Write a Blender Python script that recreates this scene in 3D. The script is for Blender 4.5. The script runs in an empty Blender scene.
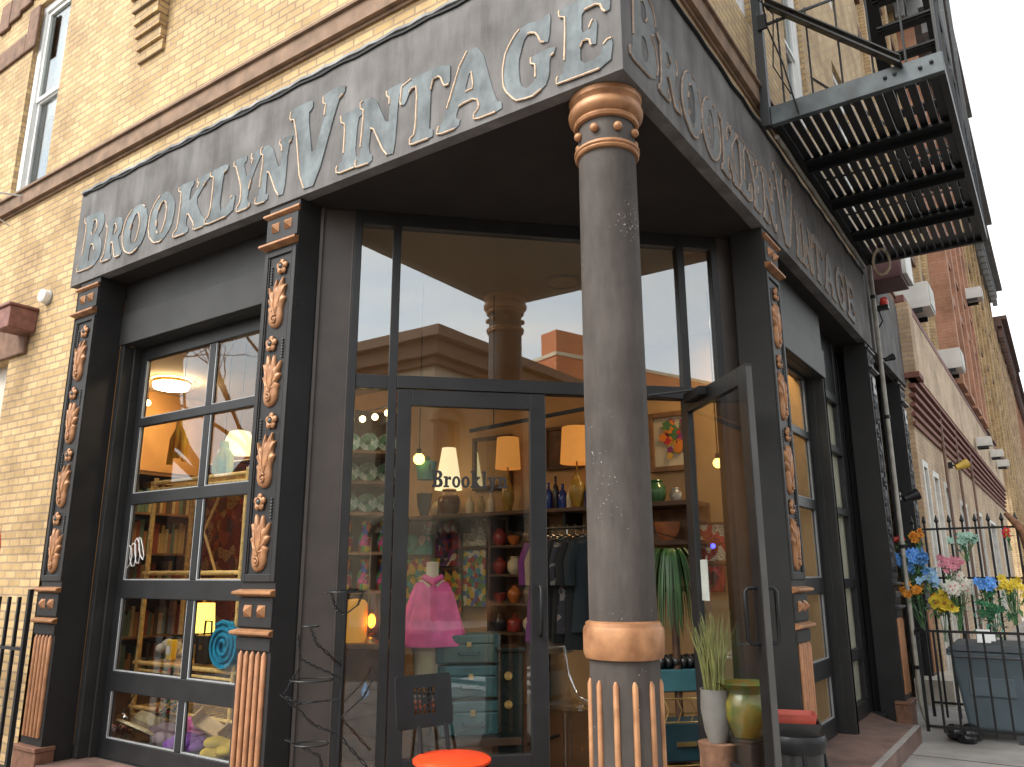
import bpy, math, random
from mathutils import Vector, Matrix
from mathutils.geometry import tessellate_polygon
random.seed(7)
SC = bpy.context.scene
COL = SC.collection
R = math.radians
S2 = math.sqrt(.5)

# ------------------------------------------------------------------ camera
FPX = 787.8
YAW, PIT, ROL = R(-34.562), R(13.646), R(0.176)
CAM = Vector((1.628, -3.434, 1.6))
fw = Vector((math.sin(YAW)*math.cos(PIT), math.cos(YAW)*math.cos(PIT), math.sin(PIT)))
rt0 = Vector((math.cos(YAW), -math.sin(YAW), 0)); dn0 = fw.cross(rt0)
rt = rt0*math.cos(ROL)+dn0*math.sin(ROL); dn = dn0*math.cos(ROL)-rt0*math.sin(ROL)
cd = bpy.data.cameras.new('camera'); cam = bpy.data.objects.new('camera', cd); COL.objects.link(cam)
cam.matrix_world = Matrix(((rt.x, -dn.x, -fw.x, CAM.x), (rt.y, -dn.y, -fw.y, CAM.y), (rt.z, -dn.z, -fw.z, CAM.z), (0, 0, 0, 1)))
cd.sensor_width = 36; cd.lens = FPX/1024*36; cd.clip_start = .05; cd.clip_end = 2000
SC.camera = cam

# ------------------------------------------------------------------ world, sun, exposure
SUN_EL, SUN_AZ = 48, 205          # azimuth clockwise from +y, where the sun stands
w = bpy.data.worlds.new('World'); SC.world = w; w.use_nodes = True
nt = w.node_tree; nt.nodes.clear()
out = nt.nodes.new('ShaderNodeOutputWorld'); bg = nt.nodes.new('ShaderNodeBackground')
sky = nt.nodes.new('ShaderNodeTexSky'); sky.sky_type = 'NISHITA'; sky.sun_disc = False
sky.sun_elevation = R(SUN_EL); sky.sun_rotation = R(SUN_AZ); sky.dust_density = 3; sky.air_density = 1.2
hs = nt.nodes.new('ShaderNodeHueSaturation'); hs.inputs['Saturation'].default_value = .16; hs.inputs['Value'].default_value = 1.35
tc = nt.nodes.new('ShaderNodeTexCoord'); mp = nt.nodes.new('ShaderNodeMapping'); mp.inputs['Scale'].default_value = (1, 1, 4)
mp.inputs['Rotation'].default_value = (0.2, .25, .6)
nz = nt.nodes.new('ShaderNodeTexNoise'); nz.inputs['Scale'].default_value = 2.2; nz.inputs['Detail'].default_value = 6
cr = nt.nodes.new('ShaderNodeValToRGB')
cr.color_ramp.elements[0].position = .35; cr.color_ramp.elements[0].color = (.84, .93, .98, 1)
cr.color_ramp.elements[1].position = .62; cr.color_ramp.elements[1].color = (1.14, 1.08, 1.0, 1)
mx = nt.nodes.new('ShaderNodeMix'); mx.data_type = 'RGBA'; mx.blend_type = 'MULTIPLY'; mx.inputs[0].default_value = 1
L = nt.links.new
L(sky.outputs[0], hs.inputs['Color']); L(tc.outputs['Generated'], mp.inputs[0]); L(mp.outputs[0], nz.inputs['Vector'])
L(nz.outputs[0], cr.inputs[0]); L(hs.outputs[0], mx.inputs[6]); L(cr.outputs[0], mx.inputs[7])
L(mx.outputs[2], bg.inputs[0]); bg.inputs[1].default_value = .15; L(bg.outputs[0], out.inputs[0])
sd = bpy.data.lights.new('sun', 'SUN'); sd.energy = 1.0; sd.angle = R(28); sd.color = (1, .95, .87)
so = bpy.data.objects.new('sun', sd); COL.objects.link(so)
el, az = R(SUN_EL), R(SUN_AZ)
so.rotation_euler = (-Vector((math.sin(az)*math.cos(el), math.cos(az)*math.cos(el), math.sin(el)))).to_track_quat('-Z', 'Y').to_euler()
SC.view_settings.view_transform = 'Standard'; SC.view_settings.look = 'None'
SC.view_settings.exposure = 1.1; SC.view_settings.gamma = 1
SC.render.engine = 'CYCLES'
SC.cycles.use_denoising = True
SC.cycles.max_bounces = 8; SC.cycles.transparent_max_bounces = 16
SC.cycles.caustics_reflective = False; SC.cycles.caustics_refractive = False
SC.cycles.sample_clamp_indirect = 6

# ------------------------------------------------------------------ layout: a pixel's line of sight met with a real plane
def ray(u, v): return rt*((u-512)/FPX)+dn*((v-383.5)/FPX)+fw
def hit(u, v, n, c):
    r = ray(u, v); n = Vector(n); return CAM+r*((c-n.dot(CAM))/n.dot(r))
def atA(u, v, y): return hit(u, v, (0, 1, 0), y)
def atB(u, v, x): return hit(u, v, (1, 0, 0), x)
def atZ(u, v, z): return hit(u, v, (0, 0, 1), z)
def atC(u, v, c): return hit(u, v, (-S2, S2, 0), c)
def mpp(p): return (Vector(p)-CAM).dot(fw)/FPX          # metres per pixel at a point
def W(a, c, z=0): return Vector((a*S2-c*S2, a*S2+c*S2, z))

# ------------------------------------------------------------------ materials
MATS = {}
def mat(name, col, rough=.6, metal=0, var=.15, scale=6, bump=0, spec=.5, col2=None, detail=5):
    if name in MATS: return MATS[name]
    m = bpy.data.materials.new(name); m.use_nodes = True; t = m.node_tree; b = t.nodes['Principled BSDF']
    b.inputs['Roughness'].default_value = rough; b.inputs['Metallic'].default_value = metal
    b.inputs['Specular IOR Level'].default_value = spec
    co = t.nodes.new('ShaderNodeTexCoord'); n = t.nodes.new('ShaderNodeTexNoise')
    n.inputs['Scale'].default_value = scale; n.inputs['Detail'].default_value = detail
    t.links.new(co.outputs['Object'], n.inputs['Vector'])
    r = t.nodes.new('ShaderNodeValToRGB')
    c2 = col2 or tuple(min(1, c*(1+var)) for c in col)
    c1 = col if col2 else tuple(c*(1-var) for c in col)
    r.color_ramp.elements[0].position = .3; r.color_ramp.elements[1].position = .7
    r.color_ramp.elements[0].color = (*c1, 1); r.color_ramp.elements[1].color = (*c2, 1)
    t.links.new(n.outputs[0], r.inputs[0]); t.links.new(r.outputs[0], b.inputs['Base Color'])
    if bump:
        bp = t.nodes.new('ShaderNodeBump'); bp.inputs['Strength'].default_value = bump; bp.inputs['Distance'].default_value = .01
        t.links.new(n.outputs[0], bp.inputs['Height']); t.links.new(bp.outputs[0], b.inputs['Normal'])
    MATS[name] = m; return m
def worn(name, col, chip, rough=.5, amount=.68, scale=40, spec=.5, streak=None):
    """paint with chips that show a paler undercoat and a broad mottling"""
    m = mat(name, col, rough, var=.22, scale=3, bump=.06, spec=spec)
    t = m.node_tree; b = t.nodes['Principled BSDF']; base = b.inputs['Base Color'].links[0].from_socket
    co = t.nodes.new('ShaderNodeTexCoord'); n = t.nodes.new('ShaderNodeTexNoise'); n.inputs['Scale'].default_value = scale
    n.inputs['Detail'].default_value = 8; t.links.new(co.outputs['Object'], n.inputs['Vector'])
    n2 = t.nodes.new('ShaderNodeTexNoise'); n2.inputs['Scale'].default_value = 2.5; t.links.new(co.outputs['Object'], n2.inputs['Vector'])
    mu = t.nodes.new('ShaderNodeMath'); mu.operation = 'MULTIPLY'; t.links.new(n.outputs[0], mu.inputs[0])
    ad = t.nodes.new('ShaderNodeMath'); ad.operation = 'ADD'; ad.inputs[1].default_value = .5; t.links.new(n2.outputs[0], ad.inputs[0])
    t.links.new(ad.outputs[0], mu.inputs[1])
    r = t.nodes.new('ShaderNodeValToRGB'); r.color_ramp.elements[0].position = amount; r.color_ramp.elements[1].position = amount+.04
    t.links.new(mu.outputs[0], r.inputs[0])
    x = t.nodes.new('ShaderNodeMix'); x.data_type = 'RGBA'; t.links.new(r.outputs[0], x.inputs[0]); t.links.new(base, x.inputs[6]); x.inputs[7].default_value = (*chip, 1)
    t.links.new(x.outputs[2], b.inputs['Base Color'])
    return m
def brick(name, c1, c2, mortar, bw=.2, rh=.072, ms=.011, offx=0, dirt=.35):
    if name in MATS: return MATS[name]
    m = bpy.data.materials.new(name); m.use_nodes = True; t = m.node_tree; b = t.nodes['Principled BSDF']; b.inputs['Roughness'].default_value = .85
    co = t.nodes.new('ShaderNodeTexCoord'); sx = t.nodes.new('ShaderNodeSeparateXYZ'); cx = t.nodes.new('ShaderNodeCombineXYZ')
    t.links.new(co.outputs['Object'], sx.inputs[0])
    su = t.nodes.new('ShaderNodeMath'); su.operation = 'ADD'; t.links.new(sx.outputs[0], su.inputs[0]); t.links.new(sx.outputs[1], su.inputs[1])
    t.links.new(su.outputs[0], cx.inputs[0]); t.links.new(sx.outputs[2], cx.inputs[1])
    k = t.nodes.new('ShaderNodeTexBrick'); k.inputs['Scale'].default_value = 1; k.inputs['Brick Width'].default_value = bw
    k.inputs['Row Height'].default_value = rh; k.inputs['Mortar Size'].default_value = ms; k.inputs['Mortar Smooth'].default_value = .15; k.inputs['Bias'].default_value = 0
    k.inputs['Color1'].default_value = (*c1, 1); k.inputs['Color2'].default_value = (*c2, 1); k.inputs['Mortar'].default_value = (*mortar, 1)
    # hand-laid unevenness
    wn = t.nodes.new('ShaderNodeTexNoise'); wn.inputs['Scale'].default_value = 5; t.links.new(cx.outputs[0], wn.inputs['Vector'])
    ws = t.nodes.new('ShaderNodeVectorMath'); ws.operation = 'SCALE'; ws.inputs['Scale'].default_value = .012; t.links.new(wn.outputs['Color'], ws.inputs[0])
    wa = t.nodes.new('ShaderNodeVectorMath'); t.links.new(cx.outputs[0], wa.inputs[0]); t.links.new(ws.outputs[0], wa.inputs[1])
    t.links.new(wa.outputs[0], k.inputs['Vector'])
    n = t.nodes.new('ShaderNodeTexNoise'); n.inputs['Scale'].default_value = 1.1; n.inputs['Detail'].default_value = 8; n.inputs['Roughness'].default_value = .7
    t.links.new(cx.outputs[0], n.inputs['Vector'])
    r = t.nodes.new('ShaderNodeValToRGB'); r.color_ramp.elements[0].position = .36; r.color_ramp.elements[0].color = (1-dirt, 1-dirt*1.1, 1-dirt*1.2, 1)
    r.color_ramp.elements[1].position = .58; r.color_ramp.elements[1].color = (1.05, 1.04, 1.02, 1); t.links.new(n.outputs[0], r.inputs[0])
    x = t.nodes.new('ShaderNodeMix'); x.data_type = 'RGBA'; x.blend_type = 'MULTIPLY'; x.inputs[0].default_value = 1
    t.links.new(k.outputs['Color'], x.inputs[6]); t.links.new(r.outputs[0], x.inputs[7]); t.links.new(x.outputs[2], b.inputs['Base Color'])
    bp = t.nodes.new('ShaderNodeBump'); bp.inputs['Strength'].default_value = .6; bp.inputs['Distance'].default_value = .008; bp.invert = True
    t.links.new(k.outputs['Fac'], bp.inputs['Height']); t.links.new(bp.outputs[0], b.inputs['Normal'])
    MATS[name] = m; return m
def glass(name, refl=.18, tint=(.86, .9, .9), smudge=True):
    if name in MATS: return MATS[name]
    m = bpy.data.materials.new(name); m.use_nodes = True; t = m.node_tree; t.nodes.clear()
    o = t.nodes.new('ShaderNodeOutputMaterial'); x = t.nodes.new('ShaderNodeMixShader'); tr = t.nodes.new('ShaderNodeBsdfTransparent'); g = t.nodes.new('ShaderNodeBsdfGlossy')
    tr.inputs[0].default_value = (*tint, 1); g.inputs['Roughness'].default_value = 0; g.inputs['Color'].default_value = (.95, .98, 1, 1)
    f = t.nodes.new('ShaderNodeLayerWeight'); f.inputs['Blend'].default_value = .5
    pw = t.nodes.new('ShaderNodeMath'); pw.operation = 'POWER'; pw.inputs[1].default_value = 5; t.links.new(f.outputs['Facing'], pw.inputs[0])
    mr = t.nodes.new('ShaderNodeMapRange'); mr.inputs['To Min'].default_value = refl; mr.inputs['To Max'].default_value = .8
    t.links.new(pw.outputs[0], mr.inputs['Value']); t.links.new(mr.outputs[0], x.inputs[0])
    t.links.new(tr.outputs[0], x.inputs[1]); t.links.new(g.outputs[0], x.inputs[2]); t.links.new(x.outputs[0], o.inputs[0])
    if smudge:   # panes are never quite flat
        co = t.nodes.new('ShaderNodeTexCoord'); n = t.nodes.new('ShaderNodeTexNoise'); n.inputs['Scale'].default_value = 1.6
        bp = t.nodes.new('ShaderNodeBump'); bp.inputs['Strength'].default_value = .012; bp.inputs['Distance'].default_value = .02
        t.links.new(co.outputs['Object'], n.inputs['Vector']); t.links.new(n.outputs[0], bp.inputs['Height']); t.links.new(bp.outputs[0], g.inputs['Normal'])
    MATS[name] = m; return m
def emit(name, col, s):
    if name in MATS: return MATS[name]
    m = bpy.data.materials.new(name); m.use_nodes = True; b = m.node_tree.nodes['Principled BSDF']
    b.inputs['Base Color'].default_value = (*col, 1); b.inputs['Emission Color'].default_value = (*col, 1); b.inputs['Emission Strength'].default_value = s
    MATS[name] = m; return m
def motley(name, cols, scale=9, rough=.7, feature='VORONOI', stretch=(1, 1, 1)):
    """many-coloured print: cells of flat colour with a fine line drawing over them"""
    if name in MATS: return MATS[name]
    m = bpy.data.materials.new(name); m.use_nodes = True; t = m.node_tree; b = t.nodes['Principled BSDF']; b.inputs['Roughness'].default_value = rough
    co = t.nodes.new('ShaderNodeTexCoord'); mp = t.nodes.new('ShaderNodeMapping'); mp.inputs['Scale'].default_value = stretch
    t.links.new(co.outputs['Object'], mp.inputs[0])
    v = t.nodes.new('ShaderNodeTexVoronoi'); v.inputs['Scale'].default_value = scale; t.links.new(mp.outputs[0], v.inputs['Vector'])
    sp = t.nodes.new('ShaderNodeSeparateColor'); t.links.new(v.outputs['Color'], sp.inputs[0])
    r = t.nodes.new('ShaderNodeValToRGB'); r.color_ramp.interpolation = 'CONSTANT'
    e = r.color_ramp.elements
    for i, c in enumerate(cols):
        q = e[i] if i < 2 else e.new(i/len(cols))
        q.position = i/len(cols); q.color = (*c, 1)
    t.links.new(sp.outputs[0], r.inputs[0])
    d = t.nodes.new('ShaderNodeMath'); d.operation = 'FRACT'; mu = t.nodes.new('ShaderNodeMath'); mu.operation = 'MULTIPLY'; mu.inputs[1].default_value = 4
    t.links.new(v.outputs['Distance'], mu.inputs[0]); t.links.new(mu.outputs[0], d.inputs[0])
    r2 = t.nodes.new('ShaderNodeValToRGB'); r2.color_ramp.elements[0].position = .1; r2.color_ramp.elements[0].color = (.25, .22, .2, 1); r2.color_ramp.elements[1].position = .3; r2.color_ramp.elements[1].color = (1, 1, 1, 1)
    t.links.new(d.outputs[0], r2.inputs[0])
    x = t.nodes.new('ShaderNodeMix'); x.data_type = 'RGBA'; x.blend_type = 'MULTIPLY'; x.inputs[0].default_value = 1
    t.links.new(r.outputs[0], x.inputs[6]); t.links.new(r2.outputs[0], x.inputs[7]); t.links.new(x.outputs[2], b.inputs['Base Color'])
    MATS[name] = m; return m

BLACK = worn('black_paint', (.019, .018, .018), (.05, .046, .042), .55, .74, 70, .3)
DARKP = mat('dark_panel_paint', (.05, .039, .034), .5, var=.2, scale=5, bump=.05)
FASC = mat('fascia_paint', (.1, .093, .09), .78, spec=.12, scale=2.6, bump=.3, detail=12, col2=(.185, .176, .171))
def streaked(m, sx, sz, lo, hi):
    t = m.node_tree; b = t.nodes['Principled BSDF']; base = b.inputs['Base Color'].links[0].from_socket
    co = t.nodes.new('ShaderNodeTexCoord'); mp = t.nodes.new('ShaderNodeMapping'); mp.inputs['Scale'].default_value = (sx, sx, sz); n = t.nodes.new('ShaderNodeTexNoise'); n.inputs['Detail'].default_value = 8; n.inputs['Scale'].default_value = 1; n.inputs['Roughness'].default_value = .7
    t.links.new(co.outputs['Object'], mp.inputs[0]); t.links.new(mp.outputs[0], n.inputs['Vector']); r = t.nodes.new('ShaderNodeValToRGB'); e = r.color_ramp.elements
    e[0].position = .35; e[0].color = (lo, lo, lo, 1); e[1].position = .66; e[1].color = (hi, hi, hi, 1); t.links.new(n.outputs[0], r.inputs[0])
    x = t.nodes.new('ShaderNodeMix'); x.data_type = 'RGBA'; x.blend_type = 'MULTIPLY'; x.inputs[0].default_value = 1; t.links.new(base, x.inputs[6]); t.links.new(r.outputs[0], x.inputs[7]); t.links.new(x.outputs[2], b.inputs['Base Color']); return m
streaked(FASC, 7, 1.1, .78, 1.18)
SOFF = mat('soffit_paint', (.022, .018, .016), .75, var=.2, scale=3, spec=.25)
FRAME = mat('frame_paint', (.0155, .0155, .0165), .42, var=.25, scale=5, bump=.03, spec=.35)
COPPER = mat('copper_paint', (.23, .1, .042), .5, metal=.25, scale=11, bump=.25, col2=(.43, .21, .095), detail=8)
COPR = mat('copper_reed', (.34, .155, .072), .55, metal=.2, var=.2, scale=12, bump=.05)
TAN = mat('letter_tan', (.54, .39, .27), .7, var=.2, scale=30)
TANB = mat('letter_tan_dark', (.3, .215, .16), .7, var=.3, scale=20)  # darker tan for the letter outlines on side B
LFILL = streaked(mat('letter_fill', (.105, .115, .118), .75, spec=.15, scale=3.5, detail=10, col2=(.21, .238, .248), bump=.2), 9, 5, .75, 1.15)
COLP = worn('column_paint', (.07, .059, .052), (.36, .34, .32), .68, .752, 75, .18)
streaked(COLP, 5, 1.2, .7, 1.25)
LFILLB = mat('letter_fill_side', (.14, .14, .138), .7, var=.25, scale=9)  # plain grey fill for the letters on side B
BRICKY = brick('yellow_brick', (.59, .41, .205), (.43, .29, .13), (.32, .23, .145), ms=.009, dirt=.38)
BRICKU = brick('pale_brick', (.6, .44, .24), (.5, .34, .17), (.36, .27, .18))
BRICKE = brick('tan_brick', (.58, .42, .27), (.5, .35, .21), (.42, .33, .24))
BRICKO = brick('orange_brick', (.5, .25, .15), (.43, .2, .12), (.36, .22, .16))
BRICKD = brick('maroon_brick', (.2, .085, .06), (.15, .06, .045), (.14, .09, .07))
STONE = mat('brownstone', (.165, .09, .056), .85, var=.3, scale=9, bump=.6)
WHITE = mat('white_paint', (.75, .75, .73), .5, var=.06)
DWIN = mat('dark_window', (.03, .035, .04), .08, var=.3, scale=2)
IRON = worn('iron_paint', (.018, .02, .023), (.1, .13, .15), .4, .7, 20)
GLASS = glass('shop_glass', .046, (.94, .96, .95))
TGLASS = glass('transom_glass', .2, (.87, .88, .86))
WGLASS = glass('window_glass', .12)
PLAST = mat('ac_white', (.62, .6, .56), .5, var=.1, scale=4)
CREAM = mat('cream_plaster', (.5, .32, .16), .8, var=.12, scale=2)
CEIL = mat('shop_ceiling_paint', (.56, .47, .37), .8, var=.06, scale=2)
WOODD = mat('dark_wood', (.075, .035, .018), .45, var=.4, scale=7, bump=.1)
WOODM = mat('brown_wood', (.2, .1, .045), .5, var=.35, scale=9, bump=.1)
RATTAN = mat('rattan', (.62, .38, .13), .5, var=.3, scale=30, bump=.2)
BRASS = mat('brass', (.6, .42, .16), .28, metal=.9, var=.15)
CHROME = mat('chrome', (.6, .6, .6), .15, metal=1, var=.05)
BLK = mat('black_metal', (.011, .011, .012), .42, var=.3, spec=.3)

# ------------------------------------------------------------------ mesh builder
class MB:
    def __init__(s): s.v = []; s.f = []; s.m = []; s.mi = 0
    def add(s, vs, fs):
        b = len(s.v); s.v += [tuple(q) for q in vs]; s.f += [tuple(b+i for i in f) for f in fs]; s.m += [s.mi]*len(fs); return s
    def box(s, x0, x1, y0, y1, z0, z1, M=None):
        vs = [Vector(q) for q in ((x0, y0, z0), (x1, y0, z0), (x1, y1, z0), (x0, y1, z0), (x0, y0, z1), (x1, y0, z1), (x1, y1, z1), (x0, y1, z1))]
        if M is not None: vs = [M @ q for q in vs]
        return s.add(vs, ((0, 3, 2, 1), (4, 5, 6, 7), (0, 1, 5, 4), (1, 2, 6, 5), (2, 3, 7, 6), (3, 0, 4, 7)))
    def cbox(s, c, d, M=None):
        T = Matrix.Translation(Vector(c))
        if M is not None: T = T @ M
        return s.box(-d[0]/2, d[0]/2, -d[1]/2, d[1]/2, -d[2]/2, d[2]/2, T)
    def bar(s, a, b, wd, th=None, up=(0, 0, 1)):
        a = Vector(a); b = Vector(b); th = th or wd; d = (b-a); ln = d.length; d.normalize()
        up = Vector(up)
        if abs(d.dot(up)) > .98: up = Vector((1, 0, 0))
        x = d.cross(up).normalized(); y = x.cross(d)
        M = Matrix(((d.x, x.x, y.x, a.x), (d.y, x.y, y.y, a.y), (d.z, x.z, y.z, a.z), (0, 0, 0, 1)))
        return s.box(0, ln, -wd/2, wd/2, -th/2, th/2, M)
    def tube(s, pts, r, n=8, closed=False):
        pts = [Vector(p) for p in pts]; k = len(pts); rs = r if isinstance(r, (list, tuple)) else [r]*k
        tang = []
        for i in range(k):
            a = pts[i-1] if (i or closed) else pts[i]; b = pts[(i+1) % k] if (i < k-1 or closed) else pts[i]
            t = (b-a); tang.append(t.normalized() if t.length > 1e-9 else Vector((0, 0, 1)))
        u = tang[0].orthogonal().normalized(); vs = []; fs = []
        for i in range(k):
            u = (u-tang[i]*u.dot(tang[i]))
            u = u.normalized() if u.length > 1e-6 else tang[i].orthogonal().normalized()
            w_ = tang[i].cross(u)
            for j in range(n):
                a = 2*math.pi*j/n; vs.append(pts[i]+(u*math.cos(a)+w_*math.sin(a))*rs[i])
        for i in range(k if closed else k-1):
            i2 = (i+1) % k
            for j in range(n): fs.append((i*n+j, i*n+(j+1) % n, i2*n+(j+1) % n, i2*n+j))
        if not closed: fs += [tuple(range(n-1, -1, -1)), tuple((k-1)*n+j for j in range(n))]
        return s.add(vs, fs)
    def lathe(s, prof, c=(0, 0, 0), n=24, sx=1, sy=1, caps=True, a0=0, wob=0):
        vs = []; fs = []; c = Vector(c); k = len(prof)
        for r, z in prof:
            for j in range(n):
                a = a0+2*math.pi*j/n; q = r*(1+wob*math.sin(a*9)) ; vs.append(c+Vector((q*sx*math.cos(a), q*sy*math.sin(a), z)))
        for i in range(k-1):
            for j in range(n): fs.append((i*n+j, i*n+(j+1) % n, (i+1)*n+(j+1) % n, (i+1)*n+j))
        if caps: fs += [tuple(range(n-1, -1, -1)), tuple((k-1)*n+j for j in range(n))]
        return s.add(vs, fs)
    def ball(s, c, r, n=10, m=6, sc=(1, 1, 1), M=None):
        vs = []; fs = []; c = Vector(c)
        for i in range(1, m):
            t = math.pi*i/m
            for j in range(n):
                a = 2*math.pi*j/n; q = Vector((r*sc[0]*math.sin(t)*math.cos(a), r*sc[1]*math.sin(t)*math.sin(a), r*sc[2]*math.cos(t)))
                vs.append(c+(M @ q if M is not None else q))
        tq = Vector((0, 0, r*sc[2])); bq = -tq
        if M is not None: tq = M @ tq; bq = M @ bq
        vs += [c+tq, c+bq]; T = len(vs)-2
        for i in range(m-2):
            for j in range(n): fs.append((i*n+j, (i+1)*n+j, (i+1)*n+(j+1) % n, i*n+(j+1) % n))
        for j in range(n): fs += [(T, j, (j+1) % n), (T+1, (m-2)*n+(j+1) % n, (m-2)*n+j)]
        return s.add(vs, fs)
    def prism(s, rings, y0, y1, F=None):
        """polygon (outer ring, holes) in the xz plane, extruded from y0 (front) to y1; F maps a Vector"""
        F = F or (lambda q: q)
        flat = [Vector((x, 0, z)) for rg in rings for x, z in rg]
        tris = tessellate_polygon([[Vector((x, z, 0)) for x, z in rg] for rg in rings])
        k = len(flat); vs = [F(Vector((q.x, y0, q.z))) for q in flat]+[F(Vector((q.x, y1, q.z))) for q in flat]
        fs = []
        for t in tris:
            a, b, c = (flat[i] for i in t)
            up = (b.x-a.x)*(c.z-a.z)-(b.z-a.z)*(c.x-a.x)
            t = tuple(t) if up > 0 else tuple(reversed(t))
            fs.append(t); fs.append(tuple(k+i for i in reversed(t)))
        o = 0
        for rg in rings:
            n = len(rg)
            for i in range(n): fs.append((o+i, o+(i+1) % n, k+o+(i+1) % n, k+o+i))
            o += n
        return s.add(vs, fs)
    def quad(s, a, b, c, d): return s.add((a, b, c, d), ((0, 1, 2, 3),))
    def build(s, name, m, parent=None, smooth=0, bevel=0, loc=None, rz=0, M=None):
        me = bpy.data.meshes.new(name); me.from_pydata(s.v, [], s.f)
        ms = m if isinstance(m, (list, tuple)) else [m]
        for q in ms: me.materials.append(q)
        if len(ms) > 1: me.polygons.foreach_set('material_index', s.m)
        me.update()
        if smooth:
            me.polygons.foreach_set('use_smooth', [True]*len(me.polygons)); me.set_sharp_from_angle(angle=R(smooth))
        o = bpy.data.objects.new(name, me); COL.objects.link(o)
        if parent: o.parent = parent
        if loc is not None: o.location = loc
        if rz: o.rotation_euler.z = rz
        if bevel:
            b = o.modifiers.new('edge', 'BEVEL'); b.width = bevel; b.segments = 2; b.limit_method = 'ANGLE'; b.angle_limit = R(40)
        return o
def tag(o, label=None, cat=None, group=None, kind=None):
    if label: o['label'] = label
    if cat: o['category'] = cat
    if group: o['group'] = group
    if kind: o['kind'] = kind
    return o
def thing(name, label, cat, loc=(0, 0, 0), rz=0, group=None, parent=None):
    o = bpy.data.objects.new(name, None); COL.objects.link(o); o.location = loc; o.rotation_euler.z = rz
    o.empty_display_size = .1
    return tag(o, label, cat, group)
def dup(o, loc=None, rz=None, parent=None, label=None):
    c = o.copy(); COL.objects.link(c); c.parent = parent
    if loc is not None: c.location = loc
    if rz is not None: c.rotation_euler.z = rz
    if label: c['label'] = label
    for ch in list(o.children): dup(ch, parent=c)
    return c
def struct(o): o['kind'] = 'structure'; return o

# ================================================================== GROUND AND STREET
ASPH = mat('asphalt', (.055, .055, .056), .9, var=.25, scale=3, bump=.3)
CONC = mat('sidewalk_concrete', (.3, .28, .26), .9, var=.2, scale=2.5, bump=.2)
PAINT = mat('road_paint', (.7, .7, .68), .8, var=.15, scale=5)
mb = MB(); mb.quad((-400, -400, -.13), (400, -400, -.13), (400, 400, -.13), (-400, 400, -.13)); struct(mb.build('ground', ASPH))
mb = MB(); mb.prism([[(-60, -5.2), (2.6, -5.2), (3.2, -4.6), (3.2, 120), (-60, 120)]], 0, -.129, lambda q: Vector((q.x, q.z, q.y)))
for i in range(-30, 3): pass
struct(mb.build('sidewalk', CONC))
mb = MB()
for i in range(70): mb.box(.2, 3.05, -4+i*1.5, -3.985+i*1.5, 0, .003)
for i in range(24): mb.box(-33+i*1.5, -32.985+i*1.5, -5.05, -.3, 0, .003)
struct(mb.build('sidewalk_joints', mat('joint_dirt', (.08, .07, .06), .9)))
mb = MB(); mb.box(3.2, 3.36, -4.6, 120, -.13, .004); mb.box(-60, 2.6, -5.36, -5.2, -.13, .004)
struct(mb.build('kerb', mat('kerb_stone', (.26, .25, .24), .8, var=.2)))
mb = MB(); mb.prism([[(12.5, -11), (60, -11), (60, -60), (12.5, -60)]], 0, -.129, lambda q: Vector((q.x, q.z, q.y))); struct(mb.build('far_sidewalk', CONC))
mb = MB()
for i in range(9): mb.box(4+i*.95, 4.5+i*.95, -4.4, -1.6, -.129, -.124)
for i in range(6): mb.box(-1.8, 1.2, -6.4-i*.95, -5.9-i*.95, -.129, -.124)
struct(mb.build('crosswalk', PAINT))

# ================================================================== CORNER BUILDING
BLD = thing('corner_building', 'yellow brick corner building with black painted storefront at street level', 'building')
WOFF = .08
def wall_grid(x0, x1, z0, z1, holes, depth=.12):
    """wall in local xz plane facing -y at y=0 with openings and their reveals"""
    mb = MB()
    xs = sorted({x0, x1, *[h[0] for h in holes], *[h[1] for h in holes]}); zs = sorted({z0, z1, *[h[2] for h in holes], *[h[3] for h in holes]})
    for i in range(len(xs)-1):
        for j in range(len(zs)-1):
            cx, cz = (xs[i]+xs[i+1])/2, (zs[j]+zs[j+1])/2
            if any(h[0] < cx < h[1] and h[2] < cz < h[3] for h in holes): continue
            mb.quad((xs[i], 0, zs[j]), (xs[i+1], 0, zs[j]), (xs[i+1], 0, zs[j+1]), (xs[i], 0, zs[j+1]))
    for a, b, c, d in holes:
        mb.quad((a, 0, c), (a, depth, c), (a, depth, d), (a, 0, d)); mb.quad((b, depth, c), (b, 0, c), (b, 0, d), (b, depth, d))
        mb.quad((a, 0, c), (b, 0, c), (b, depth, c), (a, depth, c)); mb.quad((a, 0, d), (a, depth, d), (b, depth, d), (b, 0, d))
    return mb
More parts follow.
